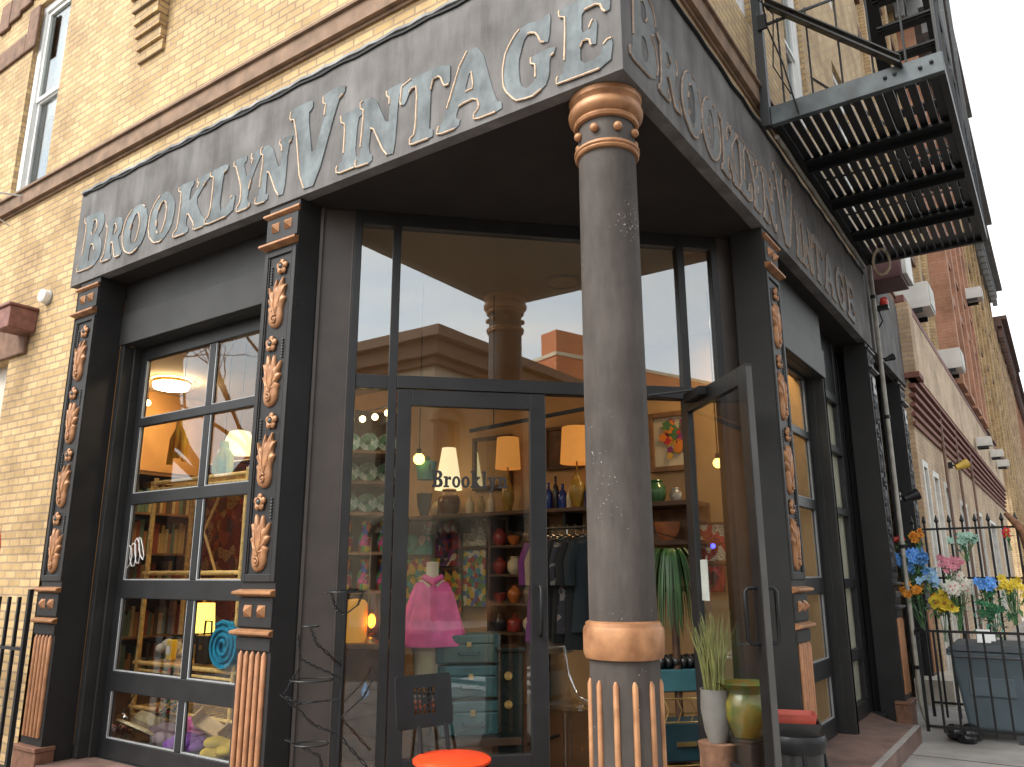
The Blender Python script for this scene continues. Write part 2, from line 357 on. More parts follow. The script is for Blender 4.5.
def sash_window(x0, x1, z0, z1, parent, F=None, loc=(0, 0, 0), rz=0, dark=DWIN, fr=.1):
    """white double hung window; local frame facing -y"""
    m = MB(); d0, d1 = .05, .12
    m.box(x0, x0+fr, d0, d1, z0, z1); m.box(x1-fr, x1, d0, d1, z0, z1); m.box(x0+fr, x1-fr, d0, d1, z1-fr, z1); m.box(x0+fr, x1-fr, d0, d1, z0, z0+fr*.8)
    zm = (z0+z1)/2
    for a, b, yy in ((z0+fr*.8, zm+.03, .1), (zm, z1-fr, .075)):
        m.box(x0+fr, x0+fr+.045, yy, yy+.035, a, b); m.box(x1-fr-.045, x1-fr, yy, yy+.035, a, b)
        m.box(x0+fr+.045, x1-fr-.045, yy, yy+.035, a, a+.05); m.box(x0+fr+.045, x1-fr-.045, yy, yy+.035, b-.05, b)
    o = m.build('window', WHITE, parent, loc=loc, rz=rz, bevel=.006)
    g = MB(); g.box(x0+fr+.045, x1-fr-.045, .125, .13, z0+fr*.8, zm); g.box(x0+fr+.045, x1-fr-.045, .1, .105, zm+.03, z1-fr)
    g.build('pane', WGLASS, o)
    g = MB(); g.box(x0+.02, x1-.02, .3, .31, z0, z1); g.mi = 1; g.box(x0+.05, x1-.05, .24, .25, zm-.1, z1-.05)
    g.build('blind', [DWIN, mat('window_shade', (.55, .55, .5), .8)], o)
    return o
# --- upper brick, side A (local = world) and side B
NA = (-7.72, -6.9, 5.66, 8.32); 
wallA = wall_grid(-24, -.08, 5.4, 15.9, [NA, (-11.2, -10.4, 5.7, 8.3), (-3.6, -2.7, 6.6, 8.6)]).build('brick_wall', BRICKY, BLD, loc=(0, WOFF, 0))
wallL = wall_grid(-24, -5.84, 0, 5.4, [(-8.9, -7.1, 1.1, 3.78)]).build('brick_wall', BRICKY, BLD, loc=(0, WOFF, 0))
mb = MB(); mb.quad((-5.84, 0, 5.2), (-.08, 0, 5.2), (-.08, 0, 5.4), (-5.84, 0, 5.4)); mb.build('brick_wall', BRICKY, BLD, loc=(0, WOFF, 0))
NB = [(4.1, 4.95, 6.2, 8.3), (6.6, 7.45, 6.2, 8.3), (2.15, 2.9, 6.4, 8.3), (4.1, 4.95, 9.4, 11.5), (6.6, 7.45, 9.4, 11.5), (2.15, 2.9, 9.5, 11.5)]
wallB = wall_grid(.08, 9.3, 5.2, 15.9, NB).build('brick_wall', BRICKU, BLD, loc=(-WOFF, 0, 0), rz=R(90))
sash_window(*NA, BLD, loc=(0, WOFF, 0)); sash_window(-11.2, -10.4, 5.7, 8.3, BLD, loc=(0, WOFF, 0)); sash_window(-3.6, -2.7, 6.6, 8.6, BLD, loc=(0, WOFF, 0))
for h in NB: sash_window(*h, BLD, loc=(-WOFF, 0, 0), rz=R(90))
mb = MB(); mb.box(-8.9, -7.1, .2, .22, 1.1, 3.78); mb.build('blocked_window', mat('pale_infill', (.6, .54, .46), .8), BLD)
# brown stone ledge round the corner
def ledge(z0, z1, out_, name='stone_ledge'):
    m = MB(); pts = [(-24, WOFF-out_), (-WOFF+out_, WOFF-out_), (-WOFF+out_, 9.3), (-WOFF, 9.3), (-WOFF, WOFF), (-24, WOFF)]
    m.prism([pts], z0, z1, lambda q: Vector((q.x, q.z, q.y))); return m.build(name, LEDGE, BLD, bevel=.012)
LEDGE = mat('tan_brownstone', (.2, .125, .08), .85, var=.3, scale=7, bump=.6)
ledge(5.53, 5.68, .06); ledge(5.685, 5.71, .085)
ledge(5.5, 5.528, .022)
# pale rough caulk strip and cable on top of the signboard come later; stone trims
mb = MB()
for i in range(9):
    a = -8.75+i*.28; k = 4-abs(i-4)
    mb.box(a, a+.275, -.035-.01*random.random(), 0, 8.33+max(0, k)*.05, 8.75+max(0, k)*.1)
mb.box(-7.9, -7.64, -.03, 0, 7.72, 8.3); mb.box(-8.75, -7.9, -.03, 0, 7.72, 8.0)
mb.build('rough_lintel', STONE, BLD, loc=(0, WOFF, 0), bevel=.015)
mb = MB(); mb.box(-9.3, -6.72, -.04, 0, 3.78, 4.14); mb.box(-9.3, -6.74, -.06, 0, 4.145, 4.26); mb.build('rough_lintel', STONE, BLD, loc=(0, WOFF, 0), bevel=.012)
mb = MB(); mb.box(-6.88, -6.6, -.26, 0, 3.98, 4.2); mb.box(-6.9, -6.58, -.28, 0, 4.2, 4.23)
mb.build('stone_bracket', mat('painted_stone', (.2, .085, .065), .7, var=.3, scale=12, bump=.3), BLD, loc=(0, WOFF, 0), bevel=.01)
# stepped brick corbels
def corbel(x0, x1, zt, n=6, loc=(0, WOFF, 0), rz=0):
    m = MB()
    for i in range(n):
        d = .03+.028*(n-1-i); z = zt-(i+1)*.125
        m.box(x0, x1, -d, 0, z, z+.115)
        m.box(x0+.01, x1-.01, -d+.02, 0, z+.115, z+.125)
    o = m.build('brick_corbel', BRICKY, BLD, loc=loc, rz=rz)
    m = MB(); m.box(x0-.06, x1+.06, -.26, 0, zt+.002, zt+.22); m.build('corbel_stone', STONE, o, bevel=.012)
corbel(-5.22, -4.8, 7.22); corbel(-3.1, -2.7, 7.25, 5); corbel(2.9, 3.3, 7.6, 6, (-WOFF, 0, 0), R(90))
# the roof and body that close the building
mb = MB(); mb.box(-24, -.1, .25, 9.3, 15.4, 15.8); mb.build('roof', mat('roof_tar', (.05, .05, .05), .9), BLD)
mb = MB(); mb.box(-24, -.5, .45, 9.2, 5.05, 5.15); mb.build('floor_slab', SOFF, BLD)
mb = MB(); mb.box(-24, -5.84, .35, .5, 0, 5.05); mb.box(-24.1, -24, .2, 9.3, 0, 15.4); mb.box(-24, -.4, 9.2, 9.3, 0, 15.4); mb.build('inner_wall', CREAM, BLD)

# ------------------------------------------------------------------ black soffit, signboard
mb = MB(); mb.prism([[(-5.84, .09), (-.09, .09), (-.09, 9.2), (-.46, 9.2), (-.46, 2.6), (-2.55, .52), (-5.84, .52)]], 4.27, 4.34, lambda q: Vector((q.x, q.z, q.y)))
mb.build('soffit', SOFF, BLD)
mb = MB(); mb.box(-.75, -.73, -.004, .0, 0, .001)
SIGN = thing('sign_board', 'long black shop signboard with carved lettering wrapping the corner above the entrance', 'sign', (0, 0, 4.27))
mb = MB(); mb.prism([[(-5.84, 0), (0, 0), (0, 6.72), (-.09, 6.72), (-.09, .09), (-5.84, .09)]], 0, .97, lambda q: Vector((q.x, q.z, q.y))); mb.build('board', FASC, SIGN, bevel=.006)
# weathered flashing strip along the top edge, with a sagging black cable
def wob(a, b, n, amp, r, name, m, dz=0):
    q = MB(); a = Vector(a); b = Vector(b); pts = []
    for i in range(n+1):
        p = a.lerp(b, i/n); pts.append(p+Vector((0, 0, amp*math.sin(i*1.7)+amp*random.uniform(-.6, .6))))
    q.tube(pts, r, 6); return q.build(name, m, SIGN, smooth=60)
wob((-5.84, .0, .978), (0, .0, .978), 90, .006, .02, 'flashing_strip', mat('grey_caulk', (.1, .1, .1), .8, col2=(.42, .42, .41), scale=3.5, bump=.4))
wob((-5.8, -.004, .945), (0, -.004, .945), 50, .008, .014, 'cable', BLK)
wob((-.03, 0, .975), (-.03, 6.7, .975), 60, .006, .028, 'flashing_strip', MATS['grey_caulk'])
wob((.012, 0, .95), (.012, 6.6, .95), 50, .01, .014, 'cable', BLK)
GL = {
 'I': (.5, [[(0, 0), (.5, 0), (.5, .12), (.38, .19), (.38, .8), (.5, .87), (.5, 1), (0, 1), (0, .87), (.12, .8), (.12, .19), (0, .12)]]),
 'L': (.8, [[(0, 0), (.75, 0), (.8, .35), (.68, .35), (.6, .16), (.36, .16), (.36, .84), (.48, .9), (.48, 1), (0, 1), (0, .9), (.12, .84), (.12, .16), (0, .1)]]),
 'B': (.76, [[(0, 0), (.5, 0), (.7, .08), (.76, .27), (.68, .46), (.56, .53), (.66, .6), (.72, .76), (.64, .93), (.46, 1), (0, 1), (0, .9), (.1, .84), (.1, .16), (0, .1)], [(.32, .14), (.44, .14), (.52, .27), (.44, .42), (.32, .42)], [(.32, .6), (.42, .6), (.49, .72), (.42, .86), (.32, .86)]]),
 'R': (.86, [[(0, 0), (.42, 0), (.42, .1), (.33, .15), (.33, .42), (.4, .42), (.56, .1), (.6, 0), (.86, 0), (.86, .1), (.78, .14), (.6, .47), (.7, .58), (.74, .75), (.66, .93), (.48, 1), (0, 1), (0, .9), (.1, .84), (.1, .16), (0, .1)], [(.33, .58), (.44, .58), (.51, .71), (.44, .86), (.33, .86)]]),
 'O': (.8, [[(.4+.4*math.cos(t*math.pi/8), .5+.5*math.sin(t*math.pi/8)) for t in range(16)], [(.4+.15*math.cos(t*math.pi/8), .5+.33*math.sin(t*math.pi/8)) for t in range(16)]]),
 'K': (.92, [[(0, 0), (.42, 0), (.42, .1), (.34, .15), (.34, .4), (.6, .1), (.56, 0), (.92, 0), (.92, .1), (.84, .14), (.52, .56), (.76, .84), (.86, .9), (.86, 1), (.54, 1), (.54, .9), (.6, .86), (.34, .58), (.34, .85), (.42, .9), (.42, 1), (0, 1), (0, .9), (.1, .85), (.1, .15), (0, .1)]]),
 'Y': (.92, [[(.26, 0), (.66, 0), (.66, .1), (.57, .15), (.57, .4), (.82, .86), (.92, .9), (.92, 1), (.56, 1), (.56, .9), (.63, .86), (.47, .55), (.32, .86), (.4, .9), (.4, 1), (0, 1), (0, .9), (.08, .86), (.34, .4), (.34, .15), (.26, .1)]]),
 'N': (.92, [[(0, 0), (.36, 0), (.36, .1), (.27, .15), (.27, .6), (.66, 0), (.84, 0), (.84, .85), (.92, .9), (.92, 1), (.58, 1), (.58, .9), (.66, .85), (.66, .42), (.3, 1), (0, 1), (0, .9), (.09, .85), (.09, .15), (0, .1)]]),
 'V': (1, [[(.36, 0), (.62, 0), (.9, .86), (1, .9), (1, 1), (.62, 1), (.62, .9), (.7, .86), (.52, .28), (.34, .86), (.42, .9), (.42, 1), (0, 1), (0, .88), (.1, .86)]]),
 'T': (.86, [[(.22, 0), (.62, 0), (.62, .1), (.54, .15), (.54, .84), (.68, .84), (.76, .66), (.86, .66), (.84, 1), (0, 1), (-.02, .66), (.08, .66), (.16, .84), (.3, .84), (.3, .15), (.22, .1)]]),
 'A': (.96, [[(0, 0), (.34, 0), (.34, .1), (.27, .14), (.33, .3), (.58, .3), (.64, .14), (.56, .1), (.56, 0), (.96, 0), (.96, .1), (.88, .14), (.6, 1), (.34, 1), (.08, .14), (0, .1)], [(.38, .44), (.54, .44), (.46, .74)]]),
 'G': (.9, [[(.5, 0), (.74, .06), (.82, .2), (.82, .42), (.9, .46), (.9, .54), (.5, .54), (.5, .44), (.58, .4), (.58, .2), (.46, .14), (.34, .22), (.28, .5), (.34, .78), (.46, .86), (.58, .8), (.68, .64), (.8, .64), (.8, 1), (.72, 1), (.66, .94), (.48, 1), (.24, .96), (.06, .76), (0, .5), (.06, .24), (.24, .04)]]),
 'E': (.82, [[(0, 0), (.78, 0), (.82, .32), (.7, .32), (.62, .15), (.34, .15), (.34, .44), (.46, .44), (.5, .34), (.58, .34), (.58, .66), (.5, .66), (.46, .56), (.34, .56), (.34, .85), (.6, .85), (.68, .7), (.78, .7), (.76, 1), (0, 1), (0, .9), (.1, .85), (.1, .15), (0, .1)]]),
}
def chaikin(r, k=.2):
    o = []
    for i in range(len(r)):
        a, b = r[i], r[(i+1) % len(r)]
        o += [(a[0]*(1-k)+b[0]*k, a[1]*(1-k)+b[1]*k), (a[0]*k+b[0]*(1-k), a[1]*k+b[1]*(1-k))]
    return o
def lettering(spec, rz, fill, line, full):
    m = MB()
    for gi, (g, x0, x1, z0, z1) in enumerate(spec):
        dy = -.006-.0013*(gi % 3); wd, rings = GL[g]; sl = .05; x0 -= .009; x1 += .009; z1 += .022
        def tr(p): return (x0+(p[0]/wd)*(x1-x0)+sl*(p[1]-.5)*(z1-z0)+random.uniform(-.004, .004), z0+p[1]*(z1-z0)-4.27+random.uniform(-.004, .004))
        rr = [[tr(p) for p in chaikin(q)] for q in rings]
        m.mi = 0; m.prism(rr, dy, .001+.001*(gi % 3))
        m.mi = 1
        cx, cz = (x0+x1)/2, (z0+z1)/2-4.27
        for ri, rg in enumerate(rr):
            n = len(rg); run = []
            for i in range(n+1):
                p = rg[i % n]; q = rg[(i+1) % n]
                nx, nz_ = q[1]-p[1], -(q[0]-p[0])            # outward for the ccw outer ring
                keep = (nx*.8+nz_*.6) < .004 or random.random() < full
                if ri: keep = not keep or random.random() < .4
                if keep: run.append((p[0], dy-.002, p[1]))
                else:
                    if len(run) > 1: m.tube(run, .0066, 5)
                    run = [(p[0], -.008, p[1])] if False else []
            if len(run) > 1: m.tube(run, .0066, 5)
    return m.build('lettering', [fill, line], SIGN, rz=rz)
z0, z1 = 4.34, 4.79
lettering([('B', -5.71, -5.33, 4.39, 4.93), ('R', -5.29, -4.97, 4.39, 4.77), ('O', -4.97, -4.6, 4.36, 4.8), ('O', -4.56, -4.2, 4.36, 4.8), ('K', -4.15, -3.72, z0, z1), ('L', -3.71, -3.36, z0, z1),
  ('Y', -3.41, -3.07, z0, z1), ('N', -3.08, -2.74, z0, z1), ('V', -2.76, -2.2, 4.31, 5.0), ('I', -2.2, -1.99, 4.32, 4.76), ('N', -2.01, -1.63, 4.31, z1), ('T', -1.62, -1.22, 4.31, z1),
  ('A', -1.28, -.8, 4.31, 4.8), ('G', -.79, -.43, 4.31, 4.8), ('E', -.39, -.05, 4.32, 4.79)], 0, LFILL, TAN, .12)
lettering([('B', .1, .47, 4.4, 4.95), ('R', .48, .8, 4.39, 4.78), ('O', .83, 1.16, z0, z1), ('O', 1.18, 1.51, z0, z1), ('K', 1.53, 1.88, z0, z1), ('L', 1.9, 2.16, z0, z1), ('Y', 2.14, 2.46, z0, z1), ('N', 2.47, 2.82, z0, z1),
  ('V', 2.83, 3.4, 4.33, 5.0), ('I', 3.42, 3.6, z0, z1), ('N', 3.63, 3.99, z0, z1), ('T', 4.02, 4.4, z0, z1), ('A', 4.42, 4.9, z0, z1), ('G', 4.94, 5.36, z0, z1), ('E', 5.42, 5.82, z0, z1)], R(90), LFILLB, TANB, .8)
# narrower second fascia over the side door
mb = MB(); mb.box(6.98, 9.28, 0, .1, 4.3, 5.55); mb.box(6.73, 6.97, .06, .12, 4.27, 5.5); mb.build('side_fascia', FASC, BLD, loc=(-.01, 0, 0), rz=R(90), bevel=.006)

# ------------------------------------------------------------------ pilasters (parts of the building)
LEAFO = [(-2, -18), (2, -18.5), (5.5, -16), (7, -11), (6, -5), (7.5, 0), (10, 3), (7, 4), (7.2, 9), (9.8, 13), (6.2, 12), (5.2, 15), (6.2, 19.5), (2.6, 16), (1.2, 11), (-.6, 14), (-1.2, 19), (-3.6, 14), (-4, 8.5), (-7, 10), (-9.5, 14), (-8.8, 8.5), (-6.8, 4.5), (-10, 4.2), (-8, .5), (-5.2, -2), (-9, -3.5), (-7, -7), (-7.6, -12), (-5.5, -16)]
def leaf_mesh(flip):
    m = MB(); f = -1 if flip else 1
    o = chaikin([(f*x*.01, z*.0102) for x, z in LEAFO], .25)
    if f < 0: o = o[::-1]
    # stacked, shrinking outlines give the carved relief its swelling section
    n = len(o); c = (f*-.004, -.02)
    lv = [(1.0, -.0), (1.0, -.012), (.9, -.021), (.72, -.027)]; base = len(m.v); vs = []
    for k, y in lv: vs += [(c[0]+(x-c[0])*k, y, c[1]+(z-c[1])*k) for x, z in o]
    fs = []
    for l in range(3):
        for i in range(n): fs.append((l*n+i, l*n+(i+1) % n, (l+1)*n+(i+1) % n, (l+1)*n+i))
    m.add(vs, fs)
    tr = tessellate_polygon([[Vector((vs[3*n+i][0], vs[3*n+i][2], 0)) for i in range(n)]])
    m.add(vs[3*n:], [tuple(t) for t in tr])
    def vein(pts, r0=.009, r1=.003):
        k = len(pts); m.tube([(f*x*.01, -y*.01, z*.01) for x, y, z in pts], [r0+(r1-r0)*i/(k-1) for i in range(k)], 5)
    vein([(0, 2.6, -9), (-2.4, 2.9, -2), (-2.2, 2.7, 6), (-1.4, 2.2, 12), (-1.2, 1.4, 18)])
    vein([(.5, 2.6, -8), (3.6, 2.9, 0), (4.6, 2.5, 8), (5.4, 1.6, 17)]); vein([(3, 2.6, -4), (6, 2.2, 1), (9, 1.4, 3)]); vein([(4, 2.6, 3), (6.8, 2, 9), (9, 1.4, 12.4)])
    vein([(-2, 2.6, 0), (-5, 2.4, 5), (-7.6, 1.9, 9), (-9, 1.4, 13)]); vein([(-2.5, 2.6, -3), (-6, 2.2, 0), (-9, 1.4, 3.8)]); vein([(-2, 2.6, -6), (-5.5, 2.2, -5), (-8.3, 1.4, -3.6)])
    m.tube([(f*(.003+.034*(1-t*.075)*math.cos(t*.75+1)), -.03, -.125+.034*(1-t*.075)*math.sin(t*.75+1)) for t in range(12)], .0075, 6)
    m.ball((f*.003, -.028, -.125), .013, 8, 5)
    return m
def rosette_mesh():
    m = MB()
    for i in range(5):
        a = i*2*math.pi/5+.3; m.ball((.036*math.cos(a), -.012, .036*math.sin(a)), .025, 8, 5, (1, .6, 1))
    m.tube([(.03*math.cos(t*math.pi/6), -.022, .03*math.sin(t*math.pi/6)) for t in range(12)], .007, 5, closed=True)
    m.mi = 1; m.ball((0, -.02, 0), .02, 8, 5)
    return m
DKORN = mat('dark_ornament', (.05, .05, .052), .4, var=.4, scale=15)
def pilaster(loc, rz, orn=COPPER, w_=.34):
    h = w_/2; m = MB()
    m.box(-h, h, .014, .27, 0, 4.268)
    m.box(-h, -h+.04, 0, .014, 1.56, 3.9); m.box(h-.04, h, 0, .014, 1.56, 3.9); m.box(-h+.04, h-.04, 0, .014, 1.56, 1.61); m.box(-h+.04, h-.04, 0, .014, 3.86, 3.9)
    m.box(-h+.045, -h+.055, .004, .014, 1.615, 3.855); m.box(h-.055, h-.045, .004, .014, 1.615, 3.855)
    m.box(-h, h, 0, .014, 1.13, 1.21); m.box(-h, h, 0, .014, 3.985, 4.165)
    m.box(-h, h, 0, .014, 1.275, 1.46)
    o = m.build('pilaster', BLACK, BLD, loc=loc, rz=rz, bevel=.004)
    for z, d, t in ((4.17, .022, .045), (3.92, .045, .05), (1.465, .045, .048), (1.215, .04, .048)):
        m = MB(); m.add([Vector(q) for q in ((-h-.012, .01, z), (h+.012, .01, z), (h+.03, -d, z+t*.35), (-h-.03, -d, z+t*.35), (-h-.03, -d, z+t*.7), (h+.03, -d, z+t*.7), (h+.012, .01, z+t), (-h-.012, .01, z+t))],
              ((0, 1, 2, 3), (3, 2, 5, 4), (4, 5, 6, 7), (0, 3, 4, 7), (1, 6, 5, 2)))
        m.build('moulding', orn, o, bevel=.003)
    for zc in (4.085, 1.375):
        for sx in (-.068, .068):
            m = MB(); q = .038
            m.add([(sx-q, -.002, zc-q), (sx+q, -.002, zc-q), (sx+q, -.002, zc+q), (sx-q, -.002, zc+q), (sx, -.04, zc)], ((0, 1, 4), (1, 2, 4), (2, 3, 4), (3, 0, 4)))
            m.build('stud', orn, o)
    m = MB()
    for i in range(5): m.tube([(-.116+i*.058, .008, .34), (-.116+i*.058, .008, 1.1), (-.116+i*.058, .011, 1.125)], [.019, .019, .008], 8)
    m.build('reeding', COPR, o, smooth=50)
    m = MB(); m.box(-h-.015, h+.015, -.03, .12, 0, .24); m.box(-h-.025, h+.025, -.045, .12, .24, .275); m.build('base_block', mat('base_copper', (.2, .095, .06), .55, metal=.2, var=.3, scale=14, bump=.15), o, bevel=.006)
    return o
PILS = [pilaster((-5.485, 0, 0), 0)]
LM = [leaf_mesh(0), leaf_mesh(1)]; RM = rosette_mesh()
def ornaments(o, orn):
    for i, zc in enumerate((3.49, 2.92, 2.36, 1.81)):
        l = LM[i % 2].build('leaf_ornament', orn, o, smooth=70, loc=(-.005, .014, zc))
        q = RM.build('rosette', [orn, DKORN], o, smooth=70, loc=(.03 if i % 2 == 0 else -.03, .014, zc+.27))
        m = MB(); sx = -.085 if i % 2 == 0 else .085
        for k in range(7): m.ball((sx, .008, zc+.16+k*.021), .009, 6, 4)
        m.build('bead_strip', DKORN if orn is not DKORN else BLK, o, smooth=70)
ornaments(PILS[0], COPPER)
for loc, rz in (((-2.775, 0, 0), 0), ((0, 2.6, 0), R(90))):
    PILS.append(dup(PILS[0], loc, rz, BLD))
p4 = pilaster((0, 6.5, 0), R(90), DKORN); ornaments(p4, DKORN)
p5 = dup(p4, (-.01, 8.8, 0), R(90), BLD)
for p in (p4, p5):
    m = MB(); m.box(-.07, .07, -.012, -.006, 3.66, 3.86); m.build('notice', mat('notice_paper', (.5, .5, .48), .6), p)

# ------------------------------------------------------------------ shop windows
def shop_window(x0, x1, y, mid, zt, loc, rz, name='shop_window', cols=2):
    """glazed overhead door: local frame facing -y; x0..x1 opening, frame front at y"""
    m = MB(); rails = [(.15, .30), (.667, .826), (1.414, 1.566), (2.21, 2.309), (2.908, 2.986), (3.53, zt)]
    sw = .1
    m.box(x0, x0+sw, y, y+.05, .15, zt); m.box(x1-sw, x1, y, y+.05, .15, zt)
    for a, b in rails: m.box(x0+sw, x1-sw, y-.006, y+.044, a, b)
    for i in range(5): m.box(mid-.04, mid+.04, y+.003, y+.048, rails[i][1], rails[i+1][0])
    o = m.build(name, FRAME, BLD, loc=loc, rz=rz, bevel=.006)
    bead = MB()
    for i in range(5):
        for a, b in ((x0+sw, mid-.04), (mid+.04, x1-sw)):
            g = MB(); g.box(a-.006, b+.006, y+.026, y+.03, rails[i][1]-.006, rails[i+1][0]+.006); g.build('pane', GLASS, o)
            zz0, zz1 = rails[i][1], rails[i+1][0]
            bead.box(a, a+.012, y+.008, y+.024, zz0, zz1); bead.box(b-.009, b, y+.008, y+.024, zz0, zz1); bead.box(a+.012, b-.009, y+.008, y+.024, zz0, zz0+.008)
    bead.build('gasket_highlight', mat('gasket_highlight_grey', (.3, .31, .32), .4), o)  # pale strips: the highlight along the pane gaskets, put into the colour
    return o
def jamb(m, x0, x1, zt, ztop, y, d=.26):
    """stepped casing round an opening"""
    m.box(x0, x1, y, y+.06, zt, ztop); m.box(x0, x1, y-.016, y, zt, zt+.3)
    m.box(x0, x0+.07, y, y+d, .15, zt); m.box(x1-.07, x1, y, y+d, .15, zt)
    m.box(x0+.07, x0+.1, y+.09, y+d, .15, zt); m.box(x1-.1, x1-.07, y+.09, y+d, .15, zt)
    m.box(x0+.07, x1-.07, y+.06, y+d, zt, zt+.05)
PANEL = mat('grey_panel', (.027, .0265, .026), .55, var=.25, scale=3, bump=.05, spec=.3)
m = MB(); jamb(m, -5.315, -2.945, 3.66, 4.268, .27); m.box(-5.315, -2.945, .27, .6, 0, .149); m.build('window_casing', PANEL, BLD, bevel=.006)
shop_window(-5.23, -3.03, .43, -4.13, 3.66, (0, 0, 0), 0)
m = MB(); jamb(m, 2.77, 4.93, 3.56, 4.268, .2); m.box(2.77, 6.33, .2, .5, 0, .149); m.box(4.85, 4.93, .2, .44, .15, 3.56); m.build('window_casing', PANEL, BLD, rz=R(90), bevel=.006)
w1 = shop_window(2.86, 4.84, .36, 3.85, 3.56, (0, 0, 0), R(90))
# second side window: tall single light with a cream blind behind
m = MB(); y = .34; zs = [(.15, .3), (.72, .83), (1.46, 1.55), (2.22, 2.3), (2.9, 2.98), (3.5, 3.6)]
m.box(4.935, 5.02, y, y+.06, .15, 4.268); m.box(6.08, 6.2, y, y+.06, .15, 4.268); m.box(6.2, 6.33, y+.03, y+.09, .15, 4.268)
for a, b in zs: m.box(5.02, 6.08, y-.008, y+.05, a, b)
m.box(5.02, 6.08, y+.02, y+.06, 3.6, 4.268)
o = m.build('shop_window', FRAME, BLD, rz=R(90), bevel=.006)
for i in range(5):
    g = MB(); g.box(5.01, 6.09, y+.03, y+.034, zs[i][1]-.006, zs[i+1][0]+.006); g.build('pane', GLASS, o)
g = MB()
for k in range(50): g.box(5.03+k*.0213, 5.05+k*.0213, y+.062+.005*math.sin(k*1.1), y+.066+.005*math.sin(k*1.1), .3, 3.6)
g.build('blind', mat('cream_blind', (.82, .74, .6), .8, var=.08), o)
# side door bay between the two black pilasters
m = MB(); m.box(6.68, 8.62, .42, .5, 0, 4.3); m.box(6.75, 7.0, .3, .42, 0, 4.3); m.build('side_door', BLACK, BLD, rz=R(90), bevel=.006)
m = MB(); m.box(8.98, 9.3, .1, .4, 0, 4.3); m.build('corner_wall', BRICKE, BLD, rz=R(90))

# ------------------------------------------------------------------ entrance (local frame: x along the doors, y into the shop)
ELOC, ERZ = W(0, 2.0), R(45)
for s in (-1, 1):
    m = MB(); a, b = sorted((s*1.445, s*1.68)); m.box(a, b, .005, .1, .15, 4.268)
    a, b = sorted((s*1.44, s*1.455)); m.box(a, b, -.012, .06, .15, 4.268)
    a, b = sorted((s*1.665, s*1.69)); m.box(a, b, -.02, .06, .15, 4.268)
    m.build('entrance_panel', DARKP, BLD, loc=ELOC, rz=ERZ, bevel=.004)
m = MB()
for s in (-1, 1):
    for a, b in ((1.385, 1.44), (1.093, 1.155)):
        a, b = sorted((s*a, s*b)); m.box(a, b, -.02, .07, .15, 4.268)
    a, b = sorted((s*1.155, s*1.385)); m.box(a, b, -.012, .06, .15, .36)
m.box(-1.385, -1.155, -.015, .065, 2.9, 3.0); m.box(1.155, 1.385, -.015, .065, 2.9, 3.0); m.box(-1.093, 1.093, -.025, .075, 2.905, 3.0)
m.box(-1.385, -1.155, -.015, .065, 4.16, 4.268); m.box(-1.093, 1.093, -.015, .065, 4.16, 4.268); m.box(1.155, 1.385, -.015, .065, 4.16, 4.268)
EFR = m.build('entrance_frame', FRAME, BLD, loc=ELOC, rz=ERZ, bevel=.004)
for a, b in ((-1.39, -1.15), (-1.1, 1.1), (1.15, 1.39)):
    g = MB(); g.box(a, b, .02, .024, 2.995, 4.165); g.build('transom_pane', TGLASS, EFR)
for a, b in ((-1.39, -1.15), (1.15, 1.39)):
    g = MB(); g.box(a, b, .02, .024, .355, 2.905); g.build('sidelight_pane', GLASS, EFR)
def door_leaf(sign, loc, rz):
    """leaf hinged at x=0, running to x=sign*1.085"""
    def X(a, b): return sorted((sign*a, sign*b))
    m = MB(); wd = 1.083
    m.box(*X(.004, .105), -.022, .026, .17, 2.898); m.box(*X(wd-.115, wd), -.022, .026, .17, 2.898)
    m.box(*X(.105, wd-.115), -.022, .026, 2.78, 2.898); m.box(*X(.105, wd-.115), -.022, .026, .17, .44)
    o = m.build('door', FRAME, BLD, loc=loc, rz=rz, bevel=.004)
    g = MB(); g.box(*X(.1, wd-.11), .0, .005, .43, 2.79); g.build('pane', GLASS, o)
    for yy in (-1, 1):
        y0 = -.022 if yy < 0 else .026; hx = sign*(wd-.06)
        m = MB(); q = y0+yy*.075
        m.tube([(hx, y0, 1.2), (hx, q-yy*.02, 1.2), (hx, q, 1.22), (hx, q, 1.5), (hx, q-yy*.02, 1.52), (hx, y0, 1.52)], .013, 8); m.build('handle', BLK, o, smooth=60)
    m = MB(); m.box(*X(wd, wd+.004), -.018, .02, .2, 2.88); m.build('edge_seal', mat('grey_seal', (.07, .067, .064), .6), o)
    return o
DL = door_leaf(1, W(-1.09, 2.0), ERZ)
DR = door_leaf(-1, W(1.09, 1.98), ERZ+R(89))
# door closer arm on the open leaf
m = MB(); m.box(-.5, -.2, .03, .09, 2.83, 2.89); m.bar((-.35, .06, 2.895), (-.1, .32, 2.9), .03, .012); m.bar((-.1, .32, 2.905), (.0, .02, 2.91), .03, .012); m.build('door_closer', BLK, DR)
m = MB(); m.box(-.24, -.12, -.006, -.0015, 1.42, 1.7); m.mi = 1; m.box(-.235, -.125, -.0075, -.0062, 1.57, 1.69); m.mi = 2; m.box(-.22, -.14, -.0075, -.0062, 1.54, 1.56)
m.build('sticker', [mat('sticker_white', (.75, .75, .72), .5), mat('sticker_blue', (.06, .22, .6), .5), mat('sticker_orange', (.8, .35, .05), .5)], DR)
m = MB(); m.box(-1.04, -1.02, -.028, -.0225, 2.76, 2.81); m.build('sticker', MATS['sticker_white'], DR)
